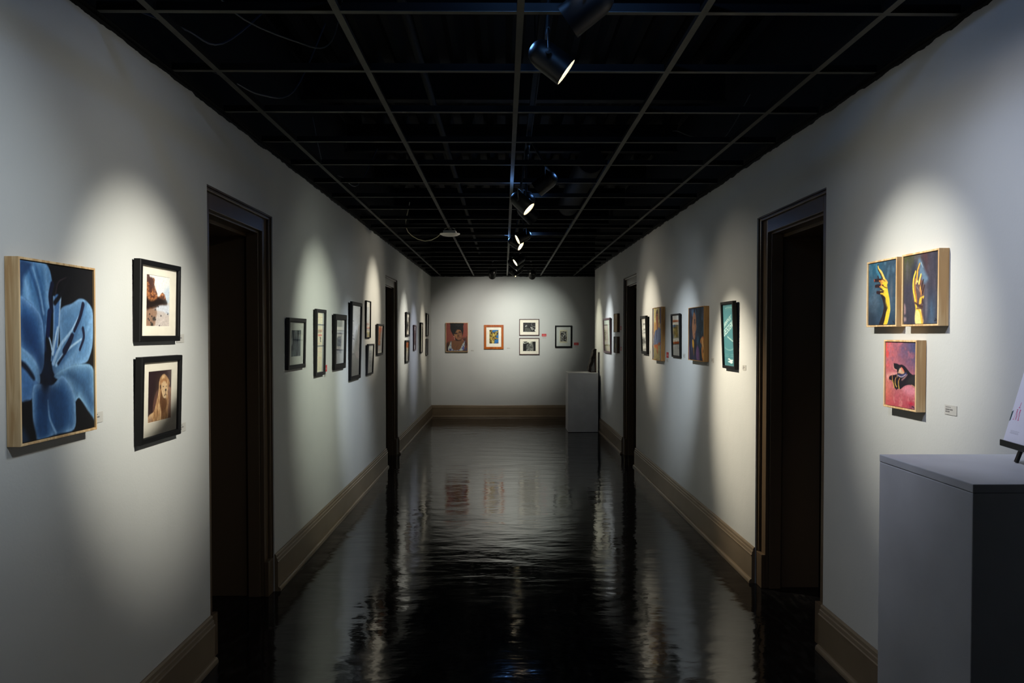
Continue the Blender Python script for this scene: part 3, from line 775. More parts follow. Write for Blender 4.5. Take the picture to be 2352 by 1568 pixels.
def art_poster_grey(w, h):
    P = Paint(w, h, 90, (168, 166, 164))
    P.put(P.noise(3, 4, 4), (190, 186, 184), .6); P.put(np.clip((P.V-.62)*4, 0, 1), (120,120,118), .75)
    P.poly([(0.450,0.260),(0.991,0.271),(0.984,0.500),(0.825,0.455),(0.637,0.349),(0.387,0.439),(0.326,0.320)], (206,204,208), .04)
    P.poly([(0.203,0.201),(0.831,0.219),(0.830,0.257),(0.326,0.253)], (190,186,188), .03)
    P.poly([(0.512,0.365),(0.669,0.357),(0.710,0.500),(0.571,0.617),(0.436,0.499)], (150,152,154), .02)
    P.poly([(0.816,0.295),(0.958,0.295),(0.961,0.635),(0.834,0.634),(0.763,0.394)], (150,92,84), .02, .85)
    P.rect(.85, .97, .28, .31, (176,120,104), .01)
    dk = (48, 52, 76)
    P.stroke([(0.111,0.210),(0.264,0.220)], .008, .008, dk, .005); P.stroke([(0.191,0.261),(0.216,0.373)], .010, .012, dk, .006)
    P.stroke([(0.155,0.417),(0.252,0.428)], .008, .008, dk, .005); P.stroke([(0.180,0.465),(0.362,0.478)], .009, .009, dk, .005)
    P.stroke([(0.277,0.520),(0.277,0.633)], .014, .016, dk, .006); P.stroke([(0.145,0.686),(0.374,0.687)], .011, .011, dk, .006)
    P.poly([(0.539,0.654),(0.979,0.665),(0.976,0.762),(0.600,0.735)], (196,176,178), .02)
    P.grain(.1, 30, 60, 5); return P

def art_collage(w, h):   # grey block over an orange strip
    P = Paint(w, h, 60, (206, 206, 198))
    P.rect(.15, .82, .14, .70, (158,162,166), .01); P.rect(0, 1, .70, .77, (172,108,58), .01)
    P.rect(.2, .9, .78, .83, (176,178,172), .01); P.rect(0, 1, .86, 1, (140,142,126), .01); P.grain(.14, 30, 50, 4); return P

def art_brick(w, h):
    P = Paint(w, h, 70, (120, 104, 84)); P.put(np.clip((.3-P.V)*6, 0, 1), (138,66,44))
    n = P.noise(12, 14, 5); m = np.clip((P.V-.2)*4, 0, 1)*np.clip((.82-P.V)*8, 0, 1)
    P.put(m*np.clip((n-.48)*6, 0, 1), (60,48,42)); P.put(m*np.clip((.4-n)*6, 0, 1), (176,160,136))
    P.rect(0, 1, 0, .05, (178,150,120), .02); P.put(np.clip((P.V-.9)*12, 0, 1), (196,190,160)); P.rect(0,1,.80,.83,(150,110,80),.01)
    P.grain(.15, 30, 40, 4); return P

def art_generic(seed, cols):
    def f(w, h):
        P = Paint(w, h, 48, cols[0]); n = P.noise(4, 6, seed); P.put(np.clip((n-.45)*6, 0, 1), cols[1]); n = P.noise(7, 5, seed+1); P.put(np.clip((n-.58)*7, 0, 1), cols[2])
        if len(cols) > 3: P.rect(0, 1, 0, .3, cols[3], .05, .8)
        P.grain(.12, 30, 30, seed); return P
    return f

def art_woman(w, h):      # portrait against a brick-red ground
    P = Paint(w, h, 150, (122, 60, 48))
    P.put(np.clip(P.U*1.2-.2, 0, 1), (138,72,58)); P.put(P.noise(8, 8, 3), (110,52,44), .3)
    skin = (116, 78, 50)
    P.poly([(0.000,0.780),(0.045,0.689),(0.147,0.637),(0.325,0.614),(0.414,0.593),(0.426,0.514),(0.702,0.450),(0.752,0.558),(0.901,0.605),(1.000,0.505),(1.000,1.000),(0.000,1.000)], (104,68,44), .01)
    P.poly([(0.000,0.780),(0.058,0.699),(0.115,0.678),(0.134,0.817),(0.096,0.988),(0.000,0.995)], (44,26,20), .03, .9)
    P.poly([(0.771,0.499),(0.889,0.507),(1.000,0.485),(1.000,0.877),(0.901,0.909),(0.864,0.802),(0.889,0.634),(0.814,0.606)], (100,58,44), .02)
    P.poly([(0.777,0.548),(0.827,0.567),(0.901,0.536),(0.951,0.702),(0.994,0.681),(0.988,0.799),(0.914,0.762)], (46,26,22), .03, .75)
    P.stroke([(0.746,0.578),(0.814,0.626),(0.889,0.644)], .008, .006, (170,112,88), .01, .8)
    P.poly([(0.426,0.504),(0.527,0.571),(0.677,0.579),(0.727,0.509),(0.702,0.598),(0.602,0.625),(0.451,0.612)], (40,24,18), .02, .95)
    hair = (12, 12, 11)
    P.poly([(0.224,-0.001),(0.777,-0.002),(0.799,0.114),(0.808,0.252),(0.789,0.370),(0.758,0.469),(0.746,0.371),(0.690,0.263),(0.627,0.234),(0.477,0.240),(0.426,0.285),(0.414,0.355),(0.363,0.376),(0.369,0.455),(0.325,0.416),(0.236,0.297),(0.192,0.188),(0.198,0.079)], hair, .008)
    P.poly([(0.376,0.316),(0.451,0.255),(0.527,0.235),(0.627,0.239),(0.690,0.273),(0.733,0.371),(0.746,0.430),(0.721,0.529),(0.677,0.579),(0.602,0.595),(0.527,0.571),(0.439,0.513),(0.388,0.455),(0.369,0.385)], skin, .01)
    P.poly([(0.489,0.245),(0.602,0.244),(0.665,0.283),(0.602,0.333),(0.527,0.324)], (142,100,64), .03, .9)
    P.poly([(0.401,0.415),(0.477,0.394),(0.527,0.433),(0.514,0.502),(0.451,0.493)], (146,104,66), .02, .85)
    P.poly([(0.627,0.412),(0.690,0.411),(0.715,0.450),(0.690,0.510),(0.640,0.491)], (138,92,62), .02, .8)
    P.poly([(0.414,0.256),(0.502,0.240),(0.451,0.295),(0.414,0.355),(0.376,0.375),(0.350,0.316)], hair, .012, .95)
    P.ell([(0.458,0.369)][0], .042, .016, (36,22,18), .012); P.ell([(0.640,0.323)][0], .036, .016, (36,22,18), .012)
    P.stroke([(0.401,0.375),(0.451,0.345),(0.508,0.359)], .006, .005, (30,18,14), .006); P.stroke([(0.590,0.304),(0.640,0.293),(0.696,0.322)], .006, .005, (30,18,14), .006)
    P.stroke([(0.565,0.333),(0.565,0.403),(0.552,0.452)], .008, .012, (86,54,36), .012, .8); P.ell([(0.565,0.452)][0], .034, .018, (60,34,24), .012)
    P.stroke([(0.565,0.516),(0.615,0.511),(0.665,0.505)], .013, .010, (96,46,38), .006); P.stroke([(0.577,0.529),(0.627,0.526)], .006, .005, (176,120,96), .006)
    P.stroke([(0.464,0.072),(0.514,0.057),(0.565,0.106),(0.627,0.066)], .008, .008, (46,48,50), .02, .7)
    P.stroke([(0.451,0.513),(0.527,0.562),(0.602,0.585)], .006, .006, (170,106,76), .008, .7)
    P.ell([(0.366,0.467)][0], .012, .01, (214,196,180), .005); P.stroke([(0.382,0.494),(0.395,0.554),(0.401,0.578)], .006, .008, (190,150,140), .006)
    top = (158, 166, 160)
    P.poly([(0.230,0.631),(0.243,0.715),(0.249,0.835),(0.300,0.913),(0.376,0.956),(0.502,0.958),(0.602,0.946),(0.677,0.885),(0.752,0.765),(0.814,0.685),(0.889,0.620),(0.870,0.723),(0.864,0.841),(0.827,0.921),(0.752,0.972),(0.527,0.997),(0.198,0.990),(0.102,0.958),(0.096,0.858),(0.153,0.777),(0.198,0.686)], top, .006)
    n = P.noise(14, 16, 9); m = P.poly([(0.230,0.631),(0.243,0.715),(0.249,0.835),(0.300,0.913),(0.376,0.956),(0.502,0.958),(0.602,0.946),(0.677,0.885),(0.752,0.765),(0.814,0.685),(0.889,0.620),(0.870,0.723),(0.864,0.841),(0.827,0.921),(0.752,0.972),(0.527,0.997),(0.198,0.990),(0.102,0.958),(0.096,0.858),(0.153,0.777),(0.198,0.686)], top, .006, 0.0)[0]
    P.put(m*np.clip((n-.52)*9, 0, 1), (62,68,120), .9)
    P.ell([(0.185,0.926)][0], .04, .03, (50,52,104), .01, .9); P.ell([(0.802,0.902)][0], .03, .05, (58,70,140), .01, .9)
    P.stroke([(0.502,0.938),(0.502,0.839),(0.577,0.768)], .006, .004, (60,36,24), .015, .6)
    P.poly([(0.864,0.930),(1.000,0.858),(1.000,1.000),(0.777,0.991)], (66,58,70), .02); P.rect(0, 1, .975, 1, (96,72,52), .01)
    P.grain(.08, 60, 60, 5); return P

def art_brass(w, h):      # yellow tangle on blue
    P = Paint(w, h, 90, (34, 96, 150)); n = P.noise(9, 12, 8)
    m, sd = P.poly([(-0.000,0.000),(0.355,0.000),(0.287,0.145),(0.418,0.201),(0.782,0.101),(0.983,0.034),(0.943,0.325),(0.776,0.414),(0.708,0.547),(1.002,0.647),(0.573,0.723),(0.536,0.997),(0.000,1.000)], (128,104,28), .01, smooth=False)
    P.put(m*np.clip((n-.5)*7, 0, 1), (44,34,16)); P.put(m*np.clip((.42-n)*7, 0, 1), (196,176,84))
    P.stroke([(0.004,0.544),(0.347,0.523),(0.679,0.324),(0.948,0.101)], .018, .014, (190,176,104), .008); P.stroke([(0.020,0.632),(0.444,0.612),(0.969,0.636)], .014, .02, (176,140,50), .01)
    P.stroke([(0.373,0.996),(0.408,0.832),(0.345,0.722)], .014, .012, (206,200,160), .01); P.stroke([(0.417,0.235),(0.583,0.190),(0.912,0.236)], .02, .02, (52,38,22), .012)
    P.poly([(0.699,0.998),(0.995,0.923),(0.993,1.000)], (90,50,44), .01); P.grain(.15, 40, 50, 5); return P

def art_bw_crowd(w, h):
    P = Paint(w, h, 110, (20, 18, 20)); n = P.noise(8, 6, 3)
    P.poly([(0.166,0.575),(0.386,0.582),(0.541,0.619),(0.629,0.820),(0.583,0.984),(0.164,0.951)], (70,72,66), .03); P.poly([(0.388,0.253),(0.544,0.158),(0.632,0.358),(0.586,0.555),(0.409,0.484)], (12,11,12), .02)
    for a, b in (((335,385),(370,340)),((365,395),(400,350)),((530,395),(590,490)),((560,395),(620,480)),((585,420),(630,470))):
        pass
    wh = (214, 216, 206)
    P.stroke([(0.185,0.428),(0.260,0.283)], .028, .022, wh, .01); P.stroke([(0.255,0.453),(0.317,0.324)], .020, .02, (180,182,174), .01)
    P.stroke([(0.620,0.490),(0.741,0.791)], .03, .03, wh, .012); P.stroke([(0.710,0.492),(0.832,0.728)], .026, .026, (196,198,188), .012)
    P.stroke([(0.651,0.292),(0.713,0.028)], .014, .012, (150,152,146), .01); P.stroke([(0.677,0.293),(0.812,0.412),(0.993,0.427)], .022, .03, (120,122,112), .012)
    P.poly([(0.922,0.831),(1.002,0.700),(1.001,0.900),(0.966,0.932)], wh, .012); P.stroke([(0.855,0.662),(0.922,0.764)], .02, .02, (120,120,114), .015)
    P.stroke([(0.389,0.154),(0.434,0.122)], .02, .02, (70,72,66), .012); P.stroke([(0.076,0.957),(0.273,0.978)], .02, .02, (110,112,122), .02)
    P.grain(.35, 24, 16, 4); return P

def art_bw_figures(w, h):
    P = Paint(w, h, 110, (14, 12, 14))
    P.poly([(0.272,0.399),(0.384,0.239),(0.494,0.209),(0.524,0.535),(0.464,0.986),(0.267,0.981)], (104,106,100), .015)
    P.poly([(0.550,0.211),(0.629,0.016),(0.738,0.085),(0.811,0.413),(0.803,0.995),(0.530,0.988)], (128,128,120), .012)
    P.poly([(0.539,0.210),(0.585,0.032),(0.673,0.001),(0.761,0.085),(0.758,0.281),(0.671,0.214)], (150,148,138), .012, .8)
    n = P.noise(30, 4, 5); m = P.poly([(0.272,0.399),(0.384,0.239),(0.539,0.210),(0.629,0.016),(0.738,0.085),(0.811,0.413),(0.803,0.995),(0.267,0.981)], (0,0,0), .01, 0)[0]; P.put(m*np.clip((n-.5)*6, 0, 1), (40,40,40), .8)
    P.poly([(0.347,-0.007),(0.640,0.000),(0.539,0.210),(0.484,0.176),(0.441,0.077),(0.374,0.124)], (206,206,186), .01)
    P.stroke([(0.098,0.199),(0.208,0.153),(0.330,0.100)], .04, .03, (176,178,166), .012); P.ell([(0.054,0.116)][0], .07, .09, (150,152,144), .012); P.ell([(0.054,0.116)][0], .03, .05, (220,220,206), .02)
    P.stroke([(0.312,0.886),(0.444,0.792)], .02, .015, (190,190,180), .012); P.grain(.3, 24, 18, 4); return P

def art_woodcut(w, h):
    P = Paint(w, h, 100, (188, 182, 156))
    P.rect(.11, .90, .12, .88, (26, 24, 26), .01); ins = ((P.U > .12) & (P.U < .89) & (P.V > .13) & (P.V < .87)).astype(float)
    n = P.noise(10, 14, 12); c = (196, 196, 184); P.put(ins*np.clip((n-.60)*9, 0, 1), c, .8)
    P.stroke([(.18,.22),(.28,.17),(.45,.22),(.58,.25)], .018, .02, c, .008); P.stroke([(.58,.2),(.62,.3),(.5,.42),(.42,.55)], .03, .02, c, .01, .9)
    P.stroke([(.2,.82),(.2,.65),(.3,.55),(.42,.6),(.44,.75),(.4,.86)], .014, .014, c, .008); P.stroke([(.3,.84),(.3,.7),(.34,.62)], .008, .008, c, .006)
    P.stroke([(.85,.2),(.8,.35),(.84,.5)], .014, .014, c, .008); P.ell((.74,.72), .03, .045, c, .015); P.stroke([(.45,.42),(.62,.38),(.78,.42)], .01, .01, c, .008)
    return P

def art_hand_point(w, h):
    P = Paint(w, h, 150, (44, 66, 84))
    n1 = P.noise(5, 7, 2); n2 = P.noise(9, 6, 4)
    P.put(np.clip(1.1-P.V*1.6, 0, 1)*np.clip(1.2-P.U*1.6, 0, 1), (34,84,108)); P.put(np.clip((n1-.45)*4, 0, 1), (62,84,104), .6); P.put(np.clip((n2-.55)*5, 0, 1)*np.clip(1-P.V, 0, 1), (78,108,128), .6)
    P.put(np.clip((P.V-.6)*2, 0, 1)*np.clip(.5-P.U, 0, 1)*2, (34,36,44), .9); P.put(np.clip((P.V-.75)*4, 0, 1), (26,44,66), .5)
    P.ell([(0.225,0.544)][0], .1, .16, (82,96,112), .12, .7); P.ell([(0.825,0.470)][0], .03, .1, (110,104,108), .05, .6)
    P.stroke([(0.302,0.048),(0.331,0.138),(0.428,0.232)], .03, .04, (60,130,156), .03, .8)
    yel, yd, dk, ol = (226,184,50), (196,132,36), (38,20,26), (30,24,30)
    P.stroke([(0.332,0.039),(0.355,0.104),(0.448,0.172),(0.524,0.255),(0.600,0.329)], .016, .044, ol, .006)
    P.stroke([(0.340,0.055),(0.371,0.105),(0.468,0.165),(0.544,0.248),(0.619,0.339)], .012, .036, (220,190,96), .006)
    P.stroke([(0.331,0.094),(0.428,0.179),(0.515,0.263)], .008, .01, (70,44,40), .008)
    P.poly([(0.447,0.268),(0.543,0.274),(0.657,0.341),(0.694,0.438),(0.748,0.569),(0.783,0.715),(0.782,0.800),(0.684,0.993),(0.551,0.994),(0.610,0.863),(0.669,0.753),(0.614,0.657),(0.606,0.571),(0.462,0.516),(0.424,0.449),(0.521,0.454),(0.426,0.336)], yel, .008)
    P.poly([(0.452,0.516),(0.606,0.566),(0.614,0.648),(0.679,0.745),(0.650,0.804),(0.551,0.994),(0.396,1.000),(0.515,0.843),(0.565,0.707),(0.519,0.610)], (34,24,28), .008)
    P.stroke([(0.615,0.588),(0.633,0.658),(0.689,0.737)], .012, .02, (88,80,40), .012, .8)
    P.stroke([(0.748,0.577),(0.779,0.715),(0.772,0.808),(0.694,0.985)], .006, .008, (240,208,110), .01, .7)
    for pts, c in (([(0.504,0.297),(0.368,0.285),(0.219,0.280)], (196,120,56)), ([(0.522,0.394),(0.386,0.377),(0.257,0.374)], (190,110,60)), ([(0.520,0.497),(0.423,0.488),(0.315,0.477)], (216,180,50))):
        P.stroke(pts, .032, .024, dk, .006); P.stroke([(p[0]+.02, p[1]+.012) for p in pts[:2]], .016, .010, c, .008)
    P.stroke([(0.353,0.244),(0.339,0.217)], .018, .014, dk, .006); P.ell([(0.209,0.277)][0], .012, .02, (196,96,70), .008)
    P.stroke([(0.485,0.305),(0.620,0.304),(0.676,0.342)], .02, .02, (222,168,70), .01); P.stroke([(0.464,0.390),(0.579,0.431),(0.655,0.487)], .022, .03, (232,190,60), .012)
    P.stroke([(0.406,0.326),(0.561,0.396),(0.675,0.424)], .007, .006, (70,34,30), .006); P.stroke([(0.444,0.424),(0.540,0.460),(0.569,0.465)], .010, .006, (60,32,34), .006)
    P.stroke([(0.514,0.272),(0.601,0.312)], .006, .006, (80,44,36), .006); P.stroke([(0.484,0.339),(0.464,0.373)], .014, .01, (214,120,74), .01)
    P.grain(.12, 24, 40, 5); P.stroke([(0.891,0.955),(0.945,0.982)], .01, .008, (18,24,34), .012); return P

def art_hand_open(w, h):
    P = Paint(w, h, 150, (58, 54, 66))
    P.put(np.clip(1.0-P.V*2.2, 0, 1)*np.clip(1.1-P.U*1.6, 0, 1), (66,70,40)); P.put(np.clip(1-abs(P.U-.62)*6, 0, 1)*np.clip(.4-P.V, 0, 1)*3, (74,46,50))
    P.put(np.clip(1-abs(P.U-.82)*5, 0, 1)*np.clip((P.V-.45)*3, 0, 1), (62,86,108), .9); P.put(np.clip((P.U-.9)*9, 0, 1), (52,50,50), .9)
    n = P.noise(10, 3, 3); P.put(np.clip((n-.5)*5, 0, 1), (88,84,96), .45); P.put(np.clip((.4-n)*5, 0, 1), (38,40,54), .5)
    P.poly([(0.423,0.072),(0.519,0.096),(0.626,0.254),(0.717,0.369),(0.591,0.423),(0.450,0.304)], (92,118,140), .03, .9); P.stroke([(0.503,0.119),(0.565,0.194)], .006, .004, (170,190,200), .006)
    P.stroke([(0.340,0.113),(0.270,0.291),(0.232,0.481)], .03, .03, (30,38,58), .04, .7)
    yel, org, dk = (232,190,64), (222,138,40), (52,34,36)
    P.poly([(0.260,0.355),(0.335,0.328),(0.399,0.380),(0.528,0.372),(0.605,0.471),(0.602,0.579),(0.567,0.717),(0.566,0.779),(0.591,0.996),(0.360,1.001),(0.341,0.764),(0.271,0.603)], (96,74,70), .01)
    P.poly([(0.365,0.781),(0.502,0.785),(0.548,0.856),(0.588,0.996),(0.360,1.001)], (232,206,130), .008)
    P.stroke([(0.438,0.791),(0.501,0.839),(0.552,0.988)], .014, .02, (230,160,40), .014, .9); P.stroke([(0.533,0.809),(0.584,0.988)], .006, .006, (90,50,40), .008)
    P.stroke([(0.350,0.241),(0.293,0.341),(0.285,0.484),(0.331,0.614),(0.371,0.734),(0.389,0.789)], .018, .022, yel, .006)
    P.stroke([(0.348,0.345),(0.334,0.487),(0.377,0.608),(0.392,0.695)], .008, .012, org, .01, .9)
    P.stroke([(0.467,0.135),(0.420,0.207),(0.402,0.269),(0.387,0.355)], .014, .022, (226,160,60), .006); P.stroke([(0.439,0.216),(0.427,0.239)], .006, .004, (90,40,30), .006)
    P.stroke([(0.477,0.164),(0.460,0.234)], .006, .005, (110,60,40), .006)
    P.stroke([(0.506,0.292),(0.473,0.353),(0.455,0.415)], .016, .022, (236,200,96), .006); P.stroke([(0.533,0.310),(0.512,0.379),(0.479,0.432)], .006, .008, (120,60,40), .008)
    P.stroke([(0.576,0.375),(0.542,0.451),(0.525,0.497)], .014, .022, dk, .008); P.stroke([(0.609,0.455),(0.580,0.516),(0.555,0.561)], .012, .018, dk, .008)
    P.ell([(0.493,0.496)][0], .018, .04, (224,164,70), .012); P.ell([(0.516,0.559)][0], .014, .035, (218,140,60), .012)
    P.poly([(0.482,0.628),(0.546,0.611),(0.602,0.602),(0.585,0.640),(0.537,0.654),(0.520,0.708),(0.456,0.713)], (232,180,60), .008)
    P.stroke([(0.381,0.442),(0.428,0.531),(0.442,0.619),(0.424,0.696)], .02, .022, (88,70,72), .012); P.stroke([(0.366,0.409),(0.383,0.379),(0.415,0.389)], .016, .014, (226,200,120), .01)
    P.stroke([(0.381,0.458),(0.476,0.534)], .006, .005, (150,140,144), .008, .7); P.stroke([(0.553,0.639),(0.568,0.702)], .012, .014, dk, .01)
    P.stroke([(0.343,0.693),(0.455,0.737),(0.558,0.756)], .012, .016, (60,40,38), .01); P.stroke([(0.390,0.778),(0.550,0.779)], .008, .006, (70,46,40), .008)
    P.poly([(0.010,0.705),(0.049,0.731),(0.055,0.836),(0.012,0.843)], (176,140,138), .02, .8); P.poly([(0.006,0.899),(0.070,0.909),(0.070,0.949),(0.010,0.956)], (180,150,146), .02, .7)
    P.ell([(0.668,0.744)][0], .015, .07, (160,150,148), .04, .6); P.stroke([(0.898,0.963),(0.957,0.956),(0.928,0.933)], .007, .007, (20,20,26), .006); P.grain(.1, 24, 40, 5); return P

def art_hand_dark(w, h):
    P = Paint(w, h, 150, (176, 96, 104))
    P.put(np.clip(P.U*1.3-.25, 0, 1)*np.clip(1.35-P.V*2.2, 0, 1), (62,66,100)); n = P.noise(8, 10, 3); n2 = P.noise(12, 9, 6)
    P.put(np.clip(.35-P.U, 0, 1)*np.clip(P.V*2-.6, 0, 1)*2.5, (214,120,92)); P.put(np.clip((P.V-.72)*3, 0, 1), (170,58,70), .8); P.put(np.clip((P.U-.7)*3, 0, 1)*np.clip((P.V-.85)*8, 0, 1), (74,52,82), .9)
    P.put(np.clip((n-.5)*5, 0, 1)*np.clip(1-P.V*1.2, 0, 1), (198,104,112), .55); P.put(np.clip((.42-n)*5, 0, 1)*np.clip(1-P.V*1.6, 0, 1), (92,82,124), .5)
    P.put(np.clip((n2-.55)*6, 0, 1)*np.clip(P.V*2-.9, 0, 1), (222,150,142), .5); P.put(np.clip((n2-.6)*9, 0, 1)*np.clip(.3-P.U, 0, 1)*4*np.clip(.5-P.V, 0, 1)*3, (226,70,66), .8)
    P.ell([(0.858,0.525)][0], .01, .01, (0,0,0), .01, 0); P.poly([(0.722,0.645),(0.859,0.638),(1.008,0.704),(1.009,0.752),(0.862,0.802),(0.654,0.764),(0.582,0.710)], (206,130,146), .05, .8)
    P.poly([(0.026,0.522),(0.178,0.483),(0.400,0.475),(0.382,0.526),(0.141,0.535),(0.084,0.606)], (226,168,156), .03, .7); P.ell([(0.864,0.924)][0], .09, .03, (176,24,50), .03, .85)
    dk = (26, 20, 30)
    P.poly([(0.261,0.337),(0.371,0.332),(0.471,0.348),(0.542,0.342),(0.648,0.368),(0.736,0.415),(0.823,0.461),(0.908,0.486),(1.008,0.491),(1.008,0.680),(0.927,0.655),(0.825,0.638),(0.722,0.647),(0.617,0.675),(0.511,0.722),(0.457,0.721),(0.402,0.728),(0.375,0.746),(0.333,0.723),(0.292,0.712),(0.264,0.658),(0.217,0.618),(0.113,0.601),(0.122,0.553),(0.197,0.525),(0.309,0.512),(0.400,0.483),(0.363,0.430),(0.289,0.411)], dk, .005)
    P.poly([(0.857,0.508),(1.005,0.511),(1.008,0.664),(0.859,0.630),(0.704,0.621),(0.755,0.561)], (40,38,40), .03, .9)
    P.poly([(0.480,0.406),(0.552,0.391),(0.632,0.451),(0.597,0.489),(0.472,0.481),(0.418,0.474)], (190,150,120), .008); P.stroke([(0.534,0.392),(0.614,0.443)], .012, .01, (216,96,80), .006)
    P.ell([(0.490,0.430)][0], .03, .03, (212,190,170), .02, .8); P.poly([(0.400,0.483),(0.490,0.497),(0.632,0.475),(0.684,0.449),(0.702,0.498),(0.580,0.535),(0.455,0.532)], (54,56,96), .008)
    P.stroke([(0.418,0.516),(0.544,0.533),(0.668,0.491)], .008, .008, (176,160,170), .006); P.stroke([(0.554,0.578),(0.651,0.533),(0.720,0.489)], .014, .010, (150,110,110), .012)
    for pts in ([(0.225,0.524),(0.235,0.600),(0.269,0.658),(0.292,0.712)], [(0.355,0.552),(0.324,0.604),(0.332,0.655),(0.375,0.695)], [(0.482,0.556),(0.437,0.608),(0.442,0.667),(0.460,0.720)]):
        P.stroke(pts, .007, .009, (214,150,80), .004); P.stroke([(p[0]+.012, p[1]) for p in pts[1:]], .003, .004, (190,190,70), .003)
    P.stroke([(0.261,0.344),(0.289,0.411),(0.381,0.434)], .006, .006, (236,170,150), .006); P.stroke([(0.859,0.640),(0.944,0.659),(1.008,0.696)], .007, .006, (206,150,110), .008)
    P.stroke([(0.400,0.542),(0.382,0.492)], .007, .006, (206,160,120), .005); P.stroke([(0.103,0.537),(0.122,0.596),(0.216,0.609)], .005, .005, (226,150,120), .006)
    P.stroke([(0.890,0.963),(0.949,0.975)], .01, .01, (40,24,50), .01); P.grain(.12, 26, 34, 5); return P

def art_profile(w, h):    # woman in profile against a dark blue ground
    P = Paint(w, h, 120, (34, 52, 68)); n = P.noise(7, 6, 3); n2 = P.noise(22, 3, 5)
    P.put(np.clip((n-.48)*4, 0, 1), (48,74,96), .7); P.put(np.clip((.4-n)*4, 0, 1), (20,28,38), .7)
    m = P.poly([(-0.000,0.000),(0.507,0.010),(0.533,0.148),(0.502,0.300),(0.471,0.475),(0.496,0.634),(0.577,0.743),(0.722,0.997),(-0.000,1.000)], (24,24,34), .02)[0]
    P.put(m*np.clip((n2-.52)*6, 0, 1), (58,62,92), .6); P.put(m*np.clip((.4-n2)*6, 0, 1), (16,14,16), .8)
    P.poly([(0.177,0.030),(0.307,0.017),(0.321,0.095),(0.233,0.166),(0.190,0.124)], (66,92,112), .02, .8); P.poly([(0.399,0.023),(0.464,0.049),(0.504,0.155),(0.475,0.251),(0.420,0.129)], (70,100,122), .02, .8)
    P.poly([(0.335,0.079),(0.420,0.113),(0.476,0.179),(0.480,0.283),(0.507,0.348),(0.488,0.427),(0.443,0.459),(0.437,0.507),(0.418,0.587),(0.370,0.611),(0.285,0.571),(0.238,0.459),(0.217,0.345),(0.247,0.224),(0.283,0.135)], (134,90,62), .012)
    P.poly([(0.362,0.217),(0.424,0.242),(0.417,0.307),(0.361,0.298)], (60,44,40), .012, .9); P.stroke([(0.347,0.225),(0.419,0.226)], .008, .006, (30,22,22), .008)
    P.stroke([(0.431,0.347),(0.458,0.419)], .01, .01, (96,60,44), .012, .8); P.ell([(0.401,0.465)][0], .012, .01, (220,190,180), .006); P.stroke([(0.358,0.455),(0.409,0.491),(0.372,0.507)], .007, .007, (90,46,40), .006)
    P.poly([(0.236,0.612),(0.341,0.635),(0.354,0.746),(0.325,0.779),(0.254,0.748)], (166,118,30), .012); P.poly([(0.291,0.779),(0.367,0.794),(0.366,0.905),(0.323,0.906)], (112,76,36), .015, .8)
    P.poly([(0.550,0.728),(0.632,0.743),(0.699,0.819),(0.730,0.996),(0.545,0.998),(0.492,0.862)], (104,72,108), .02); P.poly([(0.003,0.711),(0.052,0.791),(0.064,0.998),(0.000,0.998)], (104,70,100), .02, .8)
    P.ell([(0.866,0.221)][0], .02, .02, (96,140,176), .03, .9); P.ell([(0.890,0.131)][0], .035, .05, (84,74,98), .05, .8)
    for c in [(0.923,0.421),(0.854,0.483),(0.608,0.586),(0.768,0.741),(0.593,0.649)]: P.ell(c, .015, .025, (84,130,160), .03, .7)
    P.poly([(0.906,0.546),(0.972,0.569),(0.962,0.630),(0.976,0.707),(1.019,0.783),(1.013,0.996),(0.921,0.999),(0.870,0.924),(0.833,0.801),(0.854,0.708),(0.764,0.655),(0.771,0.608),(0.826,0.569)], (204,136,70), .01)
    P.stroke([(0.906,0.553),(0.958,0.584)], .01, .01, (206,70,50), .01); P.stroke([(0.879,0.592),(0.890,0.662),(0.928,0.731)], .012, .014, (240,216,150), .012); P.stroke([(0.824,0.631),(0.850,0.670)], .01, .01, (110,50,30), .01)
    P.ell([(0.947,0.822)][0], .025, .03, (60,26,22), .012); P.stroke([(0.938,0.868),(0.963,0.929),(0.948,0.990)], .014, .014, (226,176,80), .012); P.stroke([(0.909,0.953),(0.948,0.990)], .008, .008, (150,40,30), .008)
    P.grain(.14, 30, 30, 4); return P

